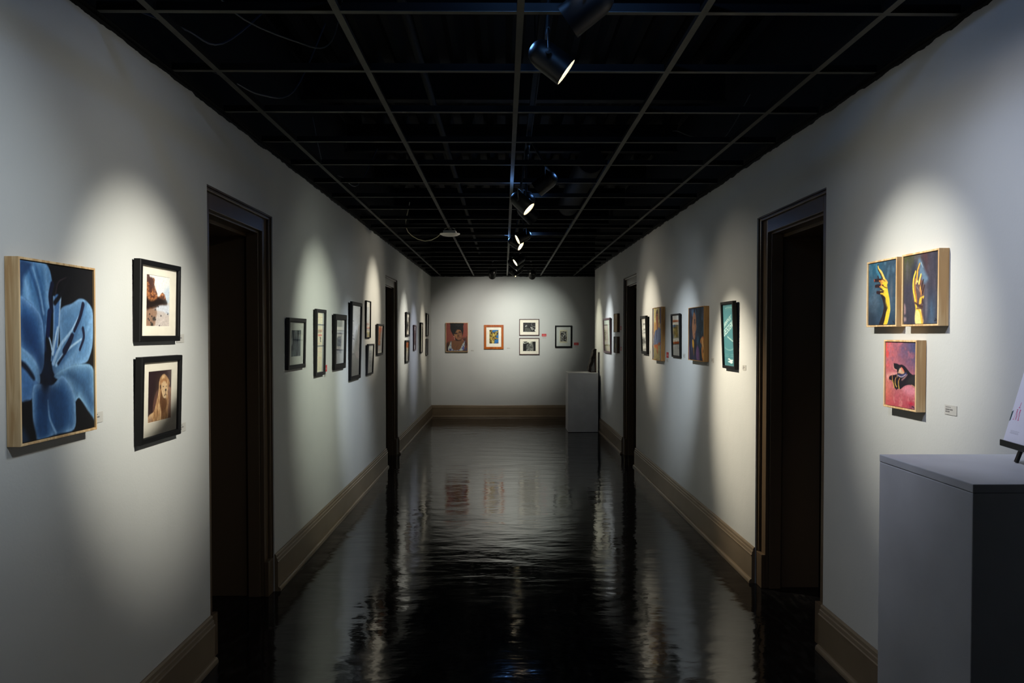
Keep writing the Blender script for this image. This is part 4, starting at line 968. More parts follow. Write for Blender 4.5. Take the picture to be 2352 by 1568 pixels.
def art_bluecoat(w, h):   # standing figure in a blue shirt
    P = Paint(w, h, 110, (196, 180, 120))
    P.poly([(0.104,0.276),(0.536,0.268),(0.928,0.274),(0.960,0.564),(0.077,0.563)], (186,146,84), .02); P.poly([(0.775,0.006),(0.904,0.010),(0.903,0.280),(0.759,0.257)], (92,52,44), .015)
    P.poly([(0.188,0.203),(0.540,0.224),(0.738,0.213),(0.733,0.278),(0.182,0.270)], (206,196,140), .02, .8); P.stroke([(0.254,0.029),(0.262,0.234)], .01, .01, (150,140,100), .02, .6); P.stroke([(0.701,0.026),(0.687,0.241)], .01, .01, (160,144,96), .02, .6)
    P.poly([(0.143,0.708),(0.807,0.668),(0.887,0.998),(0.117,1.003)], (150,138,92), .02); n = P.noise(9, 12, 3); P.put(np.clip((n-.55)*6, 0, 1)*np.clip((P.V-.72)*9, 0, 1), (112,98,62), .7)
    coat = (92, 106, 142)
    m = P.poly([(0.526,0.407),(0.628,0.371),(0.872,0.403),(0.975,0.462),(0.983,0.667),(0.806,0.683),(0.604,0.721),(0.142,0.716),(0.120,0.670),(0.148,0.532),(0.270,0.442)], coat, .01)[0]
    n2 = P.noise(16, 3, 8); P.put(m*np.clip((n2-.5)*6, 0, 1), (58,66,98), .8); P.put(m*np.clip((.4-n2)*6, 0, 1), (134,148,176), .6)
    P.poly([(0.399,0.105),(0.504,0.028),(0.608,0.095),(0.608,0.312),(0.576,0.408),(0.476,0.407),(0.423,0.310),(0.350,0.206)], (146,84,52), .01)
    P.poly([(0.357,0.118),(0.402,0.061),(0.495,0.024),(0.580,0.073),(0.606,0.124),(0.548,0.108),(0.448,0.113),(0.392,0.192)], (60,40,36), .01); P.stroke([(0.438,0.120),(0.492,0.194)], .012, .01, (190,110,60), .012, .8)
    P.poly([(0.601,0.196),(0.640,0.211),(0.619,0.371),(0.566,0.415)], (92,48,34), .01, .8); P.stroke([(0.406,0.141),(0.545,0.144)], .006, .006, (60,34,28), .006)
    P.poly([(0.142,0.723),(0.351,0.707),(0.605,0.714),(0.595,0.858),(0.532,0.881),(0.447,0.790),(0.191,0.762)], (172,92,44), .01); P.poly([(0.605,0.706),(0.658,0.676),(0.896,0.660),(0.913,0.705),(0.705,0.721)], (164,84,42), .01)
    P.stroke([(0.597,0.827),(0.624,0.873)], .012, .01, (70,44,34), .01); P.stroke([(0.242,0.777),(0.225,0.979)], .01, .01, (120,92,56), .015, .6)
    P.rect(0, .075, 0, 1, (80,98,140), .008); P.rect(.89, 1, 0, 1, (78,94,134), .008); P.grain(.14, 24, 40, 4); return P

def art_poster(w, h):     # teal design-programme poster
    P = Paint(w, h, 150, (62, 118, 126)); P.put(P.noise(14, 20, 3), (72,128,134), .5)
    pale = (200, 220, 212); mid = (136, 178, 176)
    P.text('GRAPHIC', (.05, .305), (.0170, -.0034), (0.0, .0104), pale, .95)
    P.text('DESIGN', (.03, .420), (.0232, -.0046), (0.0, .0152), (206, 224, 216), .98)
    rs = random.Random(3)
    def band(p0, p1, n, size, arc=0, col=mid):   # rows of worn small marks that cannot be read in the photograph
        for k in range(n):
            t = (k + .5) / n; c = (p0[0]+(p1[0]-p0[0])*t, p0[1]+(p1[1]-p0[1])*t + arc*(1-(2*t-1)**2))
            P.rect(c[0]-.34*(p1[0]-p0[0])/n, c[0]+.34*(p1[0]-p0[0])/n, c[1]-size*(.7+.3*rs.random()), c[1]+size*(.7+.3*rs.random()), col, .004, .85)
    band((.20,.062),(.86,.060), 6, .016, -.012)
    band((.34,.525),(1.0,.625), 9, .014, 0, pale); band((.05,.70),(.95,.70), 12, .011, .045, mid)
    for u0, u1 in ((.06,.42),(.58,.96)):
        for v in (.815, .845): P.rect(u0, u1, v-.003, v+.003, mid, .003, .8)
    P.poly([(.30,.895),(.42,.875),(.60,.90),(.78,.895),(.80,.915),(.70,.925),(.78,.945),(.62,.965),(.45,.945),(.34,.945),(.32,.925),(.46,.925),(.50,.905)], (214,228,222), .004, smooth=False)
    P.rect(.05, .95, .988, .992, mid, .003, .8); P.stroke([(.2,.1),(.5,.075),(.8,.1)], .002, .002, mid, .003, .7)
    P.grain(.05, 60, 60, 3); return P

def art_strip(w, h):      # layered print with a blush bar, dark photo, rust shape
    P = Paint(w, h, 80, (226, 228, 224))
    P.rect(.05, .98, .115, .155, (214,178,158), .01); P.rect(.15, .9, .160, .17, (90,66,64), .006); P.rect(.2, .85, .17, .235, (186,186,184), .01)
    P.rect(.2, .86, .235, .545, (92,98,88), .01); n = P.noise(8, 16, 4); ins = ((P.U>.2)&(P.U<.86)&(P.V>.24)&(P.V<.54)).astype(float)
    P.put(ins*np.clip((n-.5)*6, 0, 1), (48,54,46), .9); P.ell((.35,.50), .05, .03, (170,196,216), .02, .8); P.stroke([(.3,.34),(.35,.42)], .012, .01, (190,210,216), .012)
    P.rect(.25, .85, .55, .62, (196,198,194), .01, .8); P.poly([(.2,.625),(.42,.625),(.5,.65),(.62,.62),(.82,.625),(.82,.7),(.2,.705)], (146,66,34), .006, smooth=False)
    P.rect(.28, .8, .705, .83, (176,180,178), .02); P.put(((P.U>.28)&(P.U<.8)&(P.V>.71)&(P.V<.83)).astype(float)*np.clip((n-.5)*6, 0, 1), (140,144,144), .8); P.grain(.05, 30, 40, 2); return P

def art_blackstripes(w, h):
    P = Paint(w, h, 70, (206, 208, 204))
    P.put(np.clip(.12-P.V, 0, 1)*9, (168,164,156)); 
    for a, b, u0, u1 in ((.14,.20,.3,.9),(.31,.345,.3,.95),(.415,.44,.3,.95)): P.rect(u0, u1, a, b, (44,42,42), .008)
    n = P.noise(6, 14, 4); m = np.clip((P.V-.55)*12, 0, 1)*np.clip((.8-P.V)*14, 0, 1); P.put(m*np.clip((n-.3)*5, 0, 1), (64,64,64)); P.rect(.4,.9,.91,.94,(150,152,150),.01)
    P.grain(.08, 20, 30, 3); return P

def art_frame_in_frame(w, h):
    P = Paint(w, h, 90, (196, 200, 180)); P.put(np.clip((P.V-.75)*6, 0, 1), (204,190,156))
    P.rect(.0, .60, .155, .80, (188,176,156), .006); P.rect(0, .60, .14, .165, (92,56,62), .006); P.rect(.56, .60, .14, .80, (150,112,96), .006); P.rect(0, .60, .795, .825, (128,116,60), .006)
    P.poly([(0,.3),(.18,.28),(.25,.5),(.2,.66),(0,.66)], (146,142,108), .03); P.rect(0,.1,.38,.62,(96,92,64),.03,.7); P.grain(.05, 20, 20, 3); return P

def art_sketch(w, h):
    P = Paint(w, h, 60, (182, 148, 98)); P.put(P.noise(3, 9, 4), (160,126,80), .4)
    P.stroke([(.45,.08),(.62,.14),(.6,.3),(.4,.32),(.36,.18),(.45,.08)], .008, .008, (86,74,64), .012); P.stroke([(.5,.32),(.56,.5),(.5,.7)], .03, .01, (120,104,88), .03, .7)
    P.stroke([(.3,.5),(.7,.4)], .008, .008, (86,74,64), .02, .7); return P

def art_yellow(w, h):
    P = Paint(w, h, 60, (62, 62, 56)); P.put(np.clip((P.V-.62)*7, 0, 1), (84,70,52)); P.put(P.noise(5, 4, 3), (48,50,48), .5)
    P.ell((.42,.55), .12, .16, (168,158,40), .01); P.ell((.40,.52), .045, .07, (110,106,34), .02); P.stroke([(.5,.66),(.58,.76)], .02, .01, (160,148,44), .01); return P

# ------------------------------------------------------------------ framed works
def wall_matrix(where, y, z, out=0.0):
    if where == 'left': x, rz = XL(y), R(90) - math.atan(0.0022); n = Vector((1, 0, 0))
    elif where == 'right': x, rz = XR(y), R(-90) + math.atan(0.0048); n = Vector((-1, 0, 0))
    else: x, rz = y, 0.0; y = YEND; n = Vector((0, -1, 0))
    return Vector((x, y, z)) + n * out, rz

def hang(where, a, b, z0, z1, tilt, label, group, name):
    loc, rz = wall_matrix(where, (a + b) / 2, z0, 0.0008)
    root = empty(name, loc, (R(tilt), 0, rz))
    tag(root, label, 'picture', group)
    return root, abs(b - a), z1 - z0

def black_frame(where, a, b, z0, z1, d, bw, tilt, label, fmat, art, mat_in=None, mmat=None, group='black framed pictures', recess=0.012):
    """mat_in: widths of the mat (left, right, top, bottom); None lets the picture fill the frame"""
    root, w, h = hang(where, a, b, z0, z1, tilt, label, group, 'framed_picture')
    X = w / 2
    bm = bmesh.new()
    r = lambda i, y: (-X + i, X - i, i, h - i, y)
    rings(bm, [r(0, 0), r(0, -d + 0.003), r(0.003, -d), r(bw - 0.004, -d), r(bw - 0.001, -d + 0.003), r(bw, -d + recess - 0.003), r(bw, 0)])
    fin('frame', bm, fmat, root)
    y = -d + recess
    bm = bmesh.new(); box(bm, -X + bw, X - bw, y + 0.004, y + 0.006, bw, h - bw)
    fin('backing_board', bm, M_deck, root)
    if mat_in:
        l, rr, t, bo = mat_in
        bm = bmesh.new(); o = (-X + bw, X - bw, bw, h - bw)
        q = (o[0] + l, o[1] - rr, o[2] + bo, o[3] - t); e = 0.0014
        rings(bm, [(*o, y + 0.0015), (*o, y), (q[0], q[1], q[2], q[3], y), (q[0]+e, q[1]-e, q[2]+e, q[3]-e, y + 0.0015)])
        fin('mat', bm, mmat or M_mat, root)
        x0, x1, zz0, zz1 = q
        P = art(x1 - x0, zz1 - zz0); painted_sheet('print', P, x0, x1, zz0, zz1, y + 0.0018, 0.0008, M_print, root, (220, 220, 215))
    else:
        x0, x1, zz0, zz1 = -X + bw, X - bw, bw, h - bw
        P = art(x1 - x0, zz1 - zz0); painted_sheet('print', P, x0, x1, zz0, zz1, y + 0.0005, 0.002, M_print, root, (220, 220, 215))
    bm = bmesh.new(); gy = y - 0.004
    v = [bm.verts.new(p) for p in ((-X + bw, gy, bw), (X - bw, gy, bw), (X - bw, gy, h - bw), (-X + bw, gy, h - bw))]; bm.faces.new(v)
    me = bpy.data.meshes.new('glass_pane'); bm.to_mesh(me); bm.free(); link('glass_pane', me, root, [M_glass])
    return root

def wood_frame(where, a, b, z0, z1, d, label, art, wmat=None, lip=0.007, edge=(30, 30, 36), group='paintings with pale wood sides'):
    root, w, h = hang(where, a, b, z0, z1, 0, label, group, 'framed_painting')
    X = w / 2; bm = bmesh.new(); r = lambda i, y: (-X + i, X - i, i, h - i, y)
    rings(bm, [r(0, 0), r(0, -d + 0.001), r(0.001, -d), r(lip - 0.001, -d), r(lip, -d + 0.001), r(lip, 0)])
    fin('frame', bm, wmat or M_pine, root)
    g = lip + 0.002; x0, x1, zz0, zz1 = -X + g, X - g, g, h - g
    bm = bmesh.new(); box(bm, -X + lip, X - lip, -0.006, -0.002, lip, h - lip); fin('backing_board', bm, M_deck, root)
    painted_sheet('canvas', art(x1 - x0, zz1 - zz0), x0, x1, zz0, zz1, -d + 0.005, d - 0.012, M_canvas, root, edge)
    return root

wood_frame('left', 2.240, 2.655, 1.225, 1.753, .039, 'large painting of a blue lily on black with deep pale wood sides', art_flower)
black_frame('left', 3.0, 3.372, 1.510, 1.819, .026, .022, 1.3, 'black framed photograph of brown sea cliffs on a beach, above the lion picture', M_black, art_beach, (.056, .060, .030, .036))
black_frame('left', 3.0, 3.372, 1.122, 1.452, .026, .023, 1.6, 'black framed photograph of a pale maned lion, below the beach picture', M_black, art_lion, (.058, .054, .034, .052))
GL = 'frames along the left wall between the doorways'
black_frame('left', 5.053, 5.484, 1.312, 1.642, .022, .028, 1.5, 'charcoal framed grey woodland print, first picture past the near left doorway', M_grey, art_forest, (.072, .066, .050, .052), M_matgrey, GL)
black_frame('left', 5.795, 6.09, 1.234, 1.720, .022, .024, 1.2, 'tall charcoal frame with a narrow cream printed strip and two dark bars', M_grey, art_ticket, None, None, GL)
black_frame('left', 6.415, 6.852, 1.252, 1.699, .024, .045, 1.5, 'broad black moulded frame with a pale mat and plain grey block', M_black, art_greyblock, (.06, .09, .10, .08), M_matgrey, GL)
black_frame('left', 7.073, 7.563, 1.128, 1.826, .022, .034, 1.6, 'largest black frame on the left wall with a grey and white poster', M_black, art_poster_grey, None, None, GL)
black_frame('left', 7.91, 8.176, 1.497, 1.869, .016, .011, 0.8, 'thin black frame with grey block above an orange strip, hung high on the left wall', M_black, art_collage, None, None, GL)
black_frame('left', 7.94, 8.29, 1.132, 1.440, .02, .016, 2.6, 'black frame with a small grey print, below the thin frame with the orange strip', M_grey, art_greyblock, (.05, .05, .05, .055), M_matgrey, GL)
black_frame('left', 8.55, 8.94, 1.313, 1.648, .022, .022, 2.2, 'charcoal framed rust and brown picture, last before the far left doorway', M_grey, art_brick, None, None, GL)
GF = 'small dark frames past the far left doorway'
black_frame('left', 11.04, 11.42, 1.506, 1.841, .022, .028, 1.5, 'black frame with a dark photograph, upper of the pair past far left doorway', M_black, art_generic(3, ((150,150,140),(40,38,40),(206,206,196))), (.03, .03, .04, .04), M_mat, GF)
black_frame('left', 10.98, 11.37, 1.143, 1.452, .020, .022, 1.0, 'black frame with an orange topped grey picture, under the dark photograph', M_black, art_generic(8, ((150,146,130),(104,100,92),(196,190,170),(178,92,48))), None, None, GF)
black_frame('left', 11.97, 12.24, 1.291, 1.675, .020, .020, 1.0, 'narrow dark frame with a plum brown print, right of the stacked pair', M_plum, art_generic(5, ((96,76,74),(70,54,56),(140,120,110))), (.02, .02, .06, .06), M_mat, GF)
black_frame('left', 12.89, 13.18, 1.230, 1.724, .022, .022, 1.3, 'tallest dark frame of the far left cluster with a pale greenish print', M_black, art_generic(6, ((176,184,160),(150,158,140),(200,206,186))), (.03, .03, .05, .05), M_mat, GF)
black_frame('left', 13.84, 14.20, 1.500, 1.896, .022, .022, 1.3, 'dark frame hung highest at the far end of the left wall', M_black, art_generic(9, ((206,202,190),(180,176,166),(150,146,140))), (.05, .05, .05, .05), M_mat, GF)
black_frame('left', 13.84, 14.12, 1.165, 1.459, .018, .012, 0.8, 'thin dark frame with a grey print, lowest at the far end of the left wall', M_black, art_generic(10, ((160,158,150),(146,144,138),(176,174,166))), (.02, .02, .03, .03), M_mat, GF)

# end wall
wood_frame('back', -1.080, -0.671, 1.209, 1.748, .038, 'portrait of a woman with tall black hair on a brick red ground, end wall', art_woman, None, .006)
black_frame('back', -0.373, -0.012, 1.260, 1.708, .022, .042, 0.4, 'orange stained wood frame with a yellow and blue picture on the end wall', M_orange, art_brass, (.056, .050, .050, .060), M_mat, 'frames on the end wall')
black_frame('back', 0.279, 0.651, 1.510, 1.817, .018, .014, 0.4, 'thin plum frame with a black and white crowd photograph, upper of the stacked pair', M_plum, art_bw_crowd, (.058, .056, .052, .054), M_mat, 'frames on the end wall')
black_frame('back', 0.279, 0.654, 1.154, 1.466, .018, .014, 0.4, 'thin plum frame with a photograph of two veiled figures, lower of the stacked pair', M_plum, art_bw_figures, (.056, .056, .052, .054), M_mat, 'frames on the end wall')
black_frame('back', 0.942, 1.257, 1.289, 1.697, .026, .026, 0.8, 'thick black frame with a small woodcut print on cream paper, end wall', M_black, art_woodcut, (.060, .058, .056, .060), M_matgrey, 'frames on the end wall')

# right wall
black_frame('right', 11.33, 12.06, 1.262, 1.770, .022, .030, 1.6, 'dark frame with a picture of a frame within it, farthest on the right wall', M_plum, art_frame_in_frame, None, None, 'frames on the right wall')
wood_frame('right', 10.59, 10.91, 1.563, 1.810, .034, 'small brown box panel with a faint sketch, upper of two by the far right doorway', art_sketch, M_walnut, .004, (120, 90, 58), 'small wooden panels')
wood_frame('right', 10.59, 10.91, 1.286, 1.505, .034, 'small brown box panel with a yellow disc, lower of two by the far right doorway', art_yellow, M_walnut, .004, (100, 76, 50), 'small wooden panels')
black_frame('right', 8.485, 8.81, 1.326, 1.734, .026, .030, 2.3, 'black frame with a striped black and white print, just before the far right doorway', M_black, art_blackstripes, None, None, 'frames on the right wall')
wood_frame('right', 7.664, 8.10, 1.280, 1.799, .039, 'painting of a figure in a blue shirt with ochre background and wood sides', art_bluecoat, M_oak, .005)
black_frame('right', 6.955, 7.29, 1.332, 1.718, .018, .016, 1.6, 'thin black frame with a blush bar, dark photo and rust shape on white', M_black, art_strip, None, None, 'frames on the right wall')
wood_frame('right', 6.047, 6.548, 1.328, 1.750, .040, 'dark blue painting of a woman in profile with oak wood sides', art_profile, M_oak, .005)
black_frame('right', 5.29, 5.585, 1.304, 1.759, .026, .020, 2.3, 'black frame with a teal poster lettered GRAPHIC DESIGN', M_black, art_poster, None, None, 'frames on the right wall')
wood_frame('right', 3.108, 3.362, 1.567, 1.837, .037, 'painting of a yellow hand pointing up on blue, left of the open hand', art_hand_point)
wood_frame('right', 2.808, 3.068, 1.567, 1.839, .037, 'painting of an upright open yellow hand on grey, upper right of the three hand paintings', art_hand_open)
wood_frame('right', 2.954, 3.206, 1.249, 1.515, .037, 'painting of a dark hand on a pink and violet ground, lowest of the hand paintings', art_hand_dark)

# ------------------------------------------------------------------ wall cards
def card(where, y, z, w, h, label, red=False, lines=3, seed=1):
    loc, rz = wall_matrix(where, y, z, 0.0004)
    P = Paint(w, h, 72, (186, 48, 52) if red else (176, 174, 168)); rs = random.Random(seed)
    ink = (236, 190, 186) if red else (44, 42, 46)
    if red:
        for v, a in ((.42, .22), (.58, .12)):
            u = a
            while u < 1 - a: L = .04 + rs.random()*.10; P.rect(u, min(u+L, 1-a), v, v+.09, ink, .02, .9); u += L + .03
    else:
        for k in range(lines):
            v = .18 + .22*k; u = .08; e = (.52, .68, .42, .5)[k % 4]
            while u < e: L = .03 + rs.random()*.08; P.rect(u, min(u+L, e), v, v+(.12 if k else .08), ink, .03, .8 if k else .6); u += L + .02
    root = painted_sheet('wall_card', P, -w/2, w/2, -h/2, h/2, -0.0016, 0.0014, M_print, None, (200, 196, 190) if not red else (170, 50, 52))
    root.location = loc; root.rotation_euler = (0, 0, rz)
    return tag(root, label, 'label', 'red cards beside pictures' if red else 'small white captions beside pictures')

card('right', 2.787, 1.273, .075, .034, 'white caption card with three dark lines at lower right of the pink hand painting')
card('left', 2.735, 1.256, .07, .036, 'pale caption card at the lower right corner of the blue lily painting')
card('left', 3.435, 1.520, .075, .036, 'pale caption card at the lower right corner of the beach photograph')
card('left', 3.445, 1.140, .075, .036, 'pale caption card at the lower right corner of the lion photograph')
card('left', 5.56, 1.320, .07, .034, 'white caption card right of the woodland print')
card('left', 6.185, 1.275, .09, .05, 'red card right of the tall strip frame on the left wall', True)
card('left', 6.175, 1.225, .06, .03, 'white caption card under the red card on the left wall')
card('left', 7.63, 1.15, .06, .03, 'white caption card right of the large grey poster frame')
card('right', 5.165, 1.322, .07, .034, 'white caption card beside the teal poster')
card('right', 5.94, 1.345, .07, .034, 'white caption card beside the dark blue profile painting')
card('right', 6.86, 1.353, .07, .034, 'white caption card between the thin frame and the profile painting')
card('right', 7.545, 1.342, .09, .052, 'red card beside the painting of the blue shirted figure', True)
card('right', 7.55, 1.291, .06, .03, 'white caption card under the red card by the blue shirted figure')
card('right', 8.41, 1.352, .06, .03, 'white caption card beside the striped black and white print')
card('right', 10.48, 1.616, .09, .052, 'red card beside the upper of the two small brown panels', True)
card('right', 10.46, 1.348, .09, .052, 'red card beside the lower of the two small brown panels', True)
card('back', 0.740, 1.519, .086, .048, 'bright red card right of the upper plum frame on the end wall', True)
card('back', 0.742, 1.468, .07, .018, 'white caption strip under the bright red card on the end wall', lines=1)
card('back', 1.339, 1.356, .086, .048, 'dark red card right of the woodcut print on the end wall', True)
card('back', 1.345, 1.305, .07, .018, 'white caption strip under the red card at the far right of the end wall', lines=1)
card('back', -0.590, 1.230, .06, .024, 'white caption strip right of the portrait on the end wall', lines=2)
card('back', 0.078, 1.276, .06, .018, 'white caption strip right of the orange wood frame', lines=1)

# ------------------------------------------------------------------ pedestals
def pedestal(x0, x1, y0, y1, h, label, lean=0):
    root = empty('display_pedestal', ((x0+x1)/2, (y0+y1)/2, 0)); tag(root, label, 'pedestal', 'white display pedestals')
    a, b = (x1-x0)/2, (y1-y0)/2
    bm = bmesh.new(); box(bm, -a, a, -b, b, 0.004, h - 0.0205); fin('body', bm, M_ped, root, bevel=0.0025)
    bm = bmesh.new(); box(bm, -a-0.0004, a+0.0004, -b-0.0004, b+0.0004, h - 0.020, h); fin('top_panel', bm, M_ped, root, bevel=0.002)
    bm = bmesh.new(); box(bm, -a+.004, a-.004, -b+.004, b-.004, 0, 0.004); box(bm, -a+.002, a-.002, -b+.002, b-.002, h-0.0206, h-0.0199); fin('joint', bm, M_deck, root)
    return root
pedestal(1.056, 1.500, 1.797, 2.249, 1.200, 'tall white pedestal close to the camera holding the small black easel')
pedestal(1.000, 1.470, 12.57, 13.08, 0.931, 'white pedestal at the far end of the hall holding the dark carved slab')

# dark carved slab leaning on a board
root = empty('wood_sculpture', (1.452, 12.85, 0.9312)); tag(root, 'dark carved wooden slab leaning against an upright brown board on the far pedestal', 'sculpture')
bm = bmesh.new()
rs = random.Random(2)
nx, nz, ny = 3, 16, 8
def slab_pt(i, k, j):
    t = k / nz; wob = 0.006 * math.sin(t * 19 + j) + rs.uniform(-.003, .003)
    x = -0.105 + t * 0.098 + (i / nx - .5) * 0.042 + wob; z = 0.012 + t * 0.365 + (i / nx - .5) * -0.010
    y = -0.13 + 0.26 * j / ny + rs.uniform(-.003, .003)
    if k == nz: z -= 0.012 * abs(i / nx - .5) * 2
    return (x, y, max(z, 0.0))
G = {}
for i in range(nx + 1):
    for k in range(nz + 1):
        for j in range(ny + 1):
            if i in (0, nx) or k in (0, nz) or j in (0, ny): G[i, k, j] = bm.verts.new(slab_pt(i, k, j))
def quad(a, b, c, d): bm.faces.new((G[a], G[b], G[c], G[d]))
for k in range(nz):
    for j in range(ny): quad((0,k,j),(0,k+1,j),(0,k+1,j+1),(0,k,j+1)); quad((nx,k,j),(nx,k,j+1),(nx,k+1,j+1),(nx,k+1,j))
    for i in range(nx): quad((i,k,0),(i+1,k,0),(i+1,k+1,0),(i,k+1,0)); quad((i,k,ny),(i,k+1,ny),(i+1,k+1,ny),(i+1,k,ny))
for i in range(nx):
    for j in range(ny): quad((i,0,j),(i,0,j+1),(i+1,0,j+1),(i+1,0,j)); quad((i,nz,j),(i+1,nz,j),(i+1,nz,j+1),(i,nz,j+1))
fin('carved_slab', bm, M_bark, root, smooth=True)
bm = bmesh.new(); box(bm, -0.012, 0.010, -0.11, 0.11, 0, 0.355); fin('upright_board', bm, M_redwood, root, bevel=0.002)
bm = bmesh.new(); box(bm, -0.085, -0.012, -0.11, 0.11, 0, 0.008); fin('foot_board', bm, M_redwood, root, bevel=0.001)

# little easel with a printed card on the near pedestal
ez = 1.2003
er = empty('tabletop_easel', (1.338, 2.035, ez), (0, 0, R(-90 - 9)))
tag(er, 'small black tabletop easel standing on the near white pedestal', 'easel')
TL = 15
def eb(name, x0, x1, y0, y1, z0, z1, rx=0, loc=(0, 0, 0), rz=0, ry=0):
    bm = bmesh.new(); box(bm, x0, x1, y0, y1, z0, z1); o = fin(name, bm, M_easel, er, bevel=0.0015); o.location = loc; o.rotation_euler = (R(rx), R(ry), R(rz)); return o
eb('ledge', -0.085, 0.085, -0.030, 0.004, 0.0, 0.007, 0, (0, 0, 0.042))
eb('ledge_lip', -0.085, 0.085, -0.034, -0.030, 0.0, 0.017, 0, (0, 0, 0.042))
for sx in (-1, 1):
    eb('front_leg', -0.006, 0.006, 0.004, 0.012, 0.003, 0.30, -TL, (sx * 0.060, -0.012, 0), 0, -sx * 9)
eb('back_leg', -0.006, 0.006, -0.004, 0.004, 0.002, 0.262, 16, (0, 0.128, 0))
eb('crossbar', -0.045, 0.045, -0.004, 0.004, -0.005, 0.005, 0, (0, 0.047, 0.185))
def art_card(w, h):
    P = Paint(w, h, 150, (214, 212, 222)); mg = (186, 44, 104)
    # serif capital M of the printed title, with the foot of the letter above it
    def seg(a, b, wd): P.stroke([a, b], wd, wd, mg, .002, 1, False)
    x, y, s = .115, .585, .12
    seg((x, y+s), (x+.045, y), .0022); seg((x+.045, y), (x+.075, y+s*.98), .0062); seg((x+.075, y+s*.98), (x+.135, y), .0020); seg((x+.135, y), (x+.155, y+s), .0062)
    for cx, cy in ((x, y+s), (x+.155, y+s), (x+.045, y), (x+.137, y)): seg((cx-.022, cy), (cx+.022, cy), .0022)
    seg((x+.06, y-.025), (x+.11, y-.025), .0030); seg((x+.085, y-.03), (x+.10, y-.085), .0045)
    P.poly([(0,.62),(.05,.60),(.035,.72),(0,.735)], (44,70,74), .004, smooth=False)
    for k in range(3):
        u = .14
        while u < .40: L = .012 + .02*((k*7+int(u*100)) % 3)/2; P.rect(u, u+L, .835+.014*k, .841+.014*k, (150,148,160), .003, .9); u += L+.008
    return P
cr = empty('printed_card', (1.338, 2.035, ez), (0, 0, R(-90 - 9))); tag(cr, 'white printed card with magenta lettering propped on the small black easel', 'card')
P = art_card(0.17, 0.225)
c = painted_sheet('sheet', P, -0.085, 0.085, 0, 0.225, 0, 0.0012, M_print, cr, (214, 212, 222)); c.location = (0, -0.0265, 0.0498); c.rotation_euler = (R(-TL), 0, 0)

# ------------------------------------------------------------------ ceiling device, cables, ducts
dv = empty('wireless_access_point', (-0.566, 8.44, HC)); tag(dv, 'white domed ceiling device clipped under the dark grid, trailing a cable', 'ceiling device')
bm = bmesh.new(); lathe(bm, [(0.0, -0.030), (0.086, -0.030), (0.088, -0.006), (0.080, -0.002), (0.0, -0.002)], 4, Matrix.Rotation(R(45), 4, 'Z') @ Matrix.Scale(1.08, 4)); fin('body', bm, M_plastic, dv, bevel=0.004)
bm = bmesh.new(); lathe(bm, [(0.104, -0.030), (0.106, -0.034), (0.100, -0.040), (0.080, -0.050), (0.045, -0.057), (0.0, -0.059)], 40, Matrix()); lathe(bm, [(0.0, -0.0295), (0.104, -0.0295), (0.104, -0.030)], 40); fin('dome_cover', bm, M_plastic, dv, smooth=True)
for sx in (-1, 1):
    bm = bmesh.new(); tube(bm, [(sx*0.05, -0.02, -0.004), (sx*0.055, -0.02, 0.016), (sx*0.02, -0.02, 0.030)], 0.0035); fin('clip', bm, M_plastic, dv, smooth=True)
bm = bmesh.new(); tube(bm, spline3 := [(-0.09, -0.01, -0.03), (-0.13, -0.01, -0.065), (-0.19, -0.01, -0.098), (-0.26, -0.01, -0.108), (-0.33, -0.01, -0.092), (-0.39, -0.01, -0.058), (-0.435, -0.01, -0.015), (-0.455, -0.01, 0.03), (-0.46, 0.0, 0.10), (-0.42, 0.02, 0.30)], 0.004)
fin('cable', bm, M_cable, dv, smooth=True)

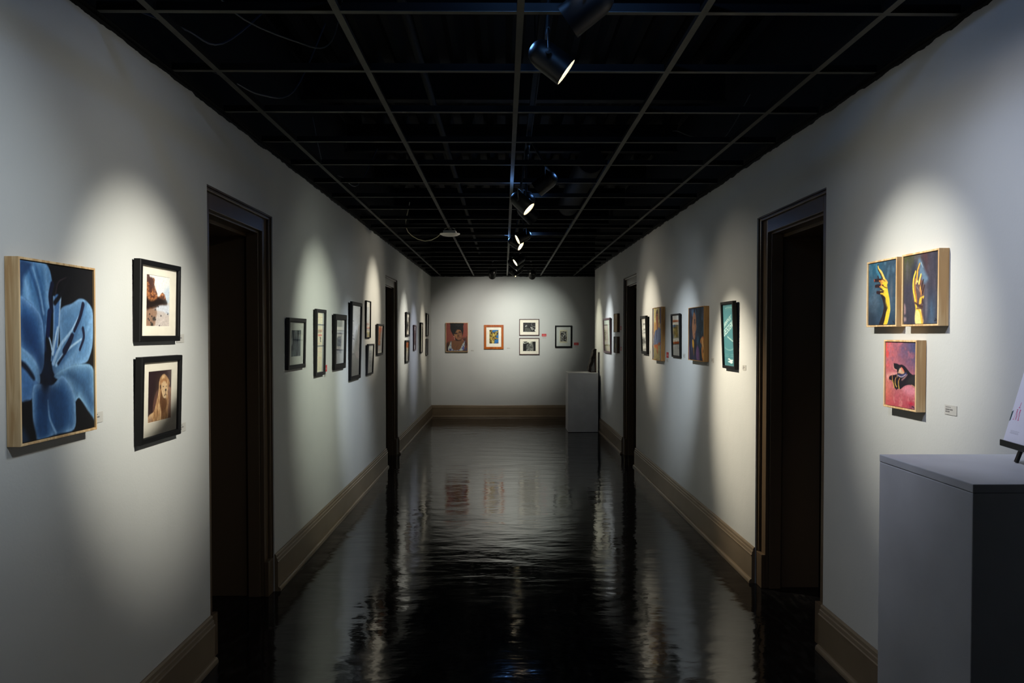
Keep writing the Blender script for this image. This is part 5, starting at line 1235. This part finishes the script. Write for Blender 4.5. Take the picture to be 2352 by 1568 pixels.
def cable(pts, label, m=M_cabled, r=0.004):
    bm = bmesh.new(); P3 = []
    pts = [Vector(p) for p in pts]
    for i in range(len(pts) - 1):
        a, b, c_, d_ = pts[max(i-1, 0)], pts[i], pts[i+1], pts[min(i+2, len(pts)-1)]
        for j in range(6):
            t = j / 6; P3.append(0.5*((2*b) + (-a+c_)*t + (2*a-5*b+4*c_-d_)*t*t + (-a+3*b-3*c_+d_)*t**3))
    P3.append(pts[-1]); tube(bm, P3, r, 6)
    tag(fin('hanging_cable', bm, m, None, smooth=True), label, 'cable', 'loose cables above the ceiling grid')
cable([(-1.30, 2.75, HC+.038), (-1.18, 3.0, 2.66), (-1.10, 3.18, 2.67), (-1.0, 3.5, 2.95)], 'dark cable draped over the grid at the upper left, nearest the camera')
cable([(-1.27, 3.345, HC+.036), (-1.20, 3.52, 2.645), (-1.12, 3.75, 2.64), (-1.02, 3.95, 2.72), (-0.9, 4.1, 3.1)], 'bluish looped cable by the left wall, second from the camera')
cable([(-1.25, 5.30, 2.95), (-1.22, 5.5, 2.67), (-1.16, 5.8, 2.66), (-1.10, 6.1, 2.66), (-1.0, 6.4, 3.0)], 'bluish cable crossing the left grid bar beyond the near left doorway')
cable([(-1.02, 2.75, 3.1), (-1.00, 2.85, 2.72), (-0.80, 3.2, 2.68), (-0.74, 3.5, 2.80), (-0.7, 3.6, 3.1)], 'thin pale cable hanging in the second bay from the upper left', M_cableo, .003)
cable([(0.95, 4.55, 2.68), (1.02, 4.72, 2.72), (1.12, 4.80, 2.71), (1.28, 4.75, 2.68), (1.40, 4.6, 2.9)], 'pale kinked cable above the right hand bays of the grid', M_cableo, .003)

# ducts and a pipe in the dark space
bm = bmesh.new(); box(bm, -0.95, 1.45, 2.62, 2.94, 2.96, 3.10)
for xx in (-0.4, 0.2, 0.8): box(bm, xx, xx + 0.02, 2.615, 2.945, 2.955, 3.105)
tag(fin('air_duct', bm, M_galv, None, bevel=0.004), 'dark rectangular metal duct crossing above the grid at the top of the picture', 'duct')
bm = bmesh.new()
L = []
Mx = Matrix.Translation((0.74, 6.9, 3.02)) @ Matrix.Rotation(R(-90), 4, 'X')
pr = [(0.11, 0.0)]
for k in range(1, 50): pr.append((0.118 if k % 2 else 0.110, k * 0.05))
lathe(bm, pr, 24, Mx, True, True)
for yy in (7.1, 8.2, 9.1):
    bm2 = bm; box(bm2, 0.72, 0.76, yy, yy + 0.03, 3.1, HD - 0.004)
tag(fin('flexible_duct', bm, M_deck, None, smooth=True), 'ribbed round duct running above the right hand bays of the grid', 'duct')
bm = bmesh.new(); tube(bm, [(-0.45, 3.1, 3.0), (-0.45, 14.94, 3.0)], 0.022, 12)
tag(fin('conduit_pipe', bm, M_deck, None, smooth=True), 'straight black pipe running lengthwise above the grid left of the track', 'pipe')
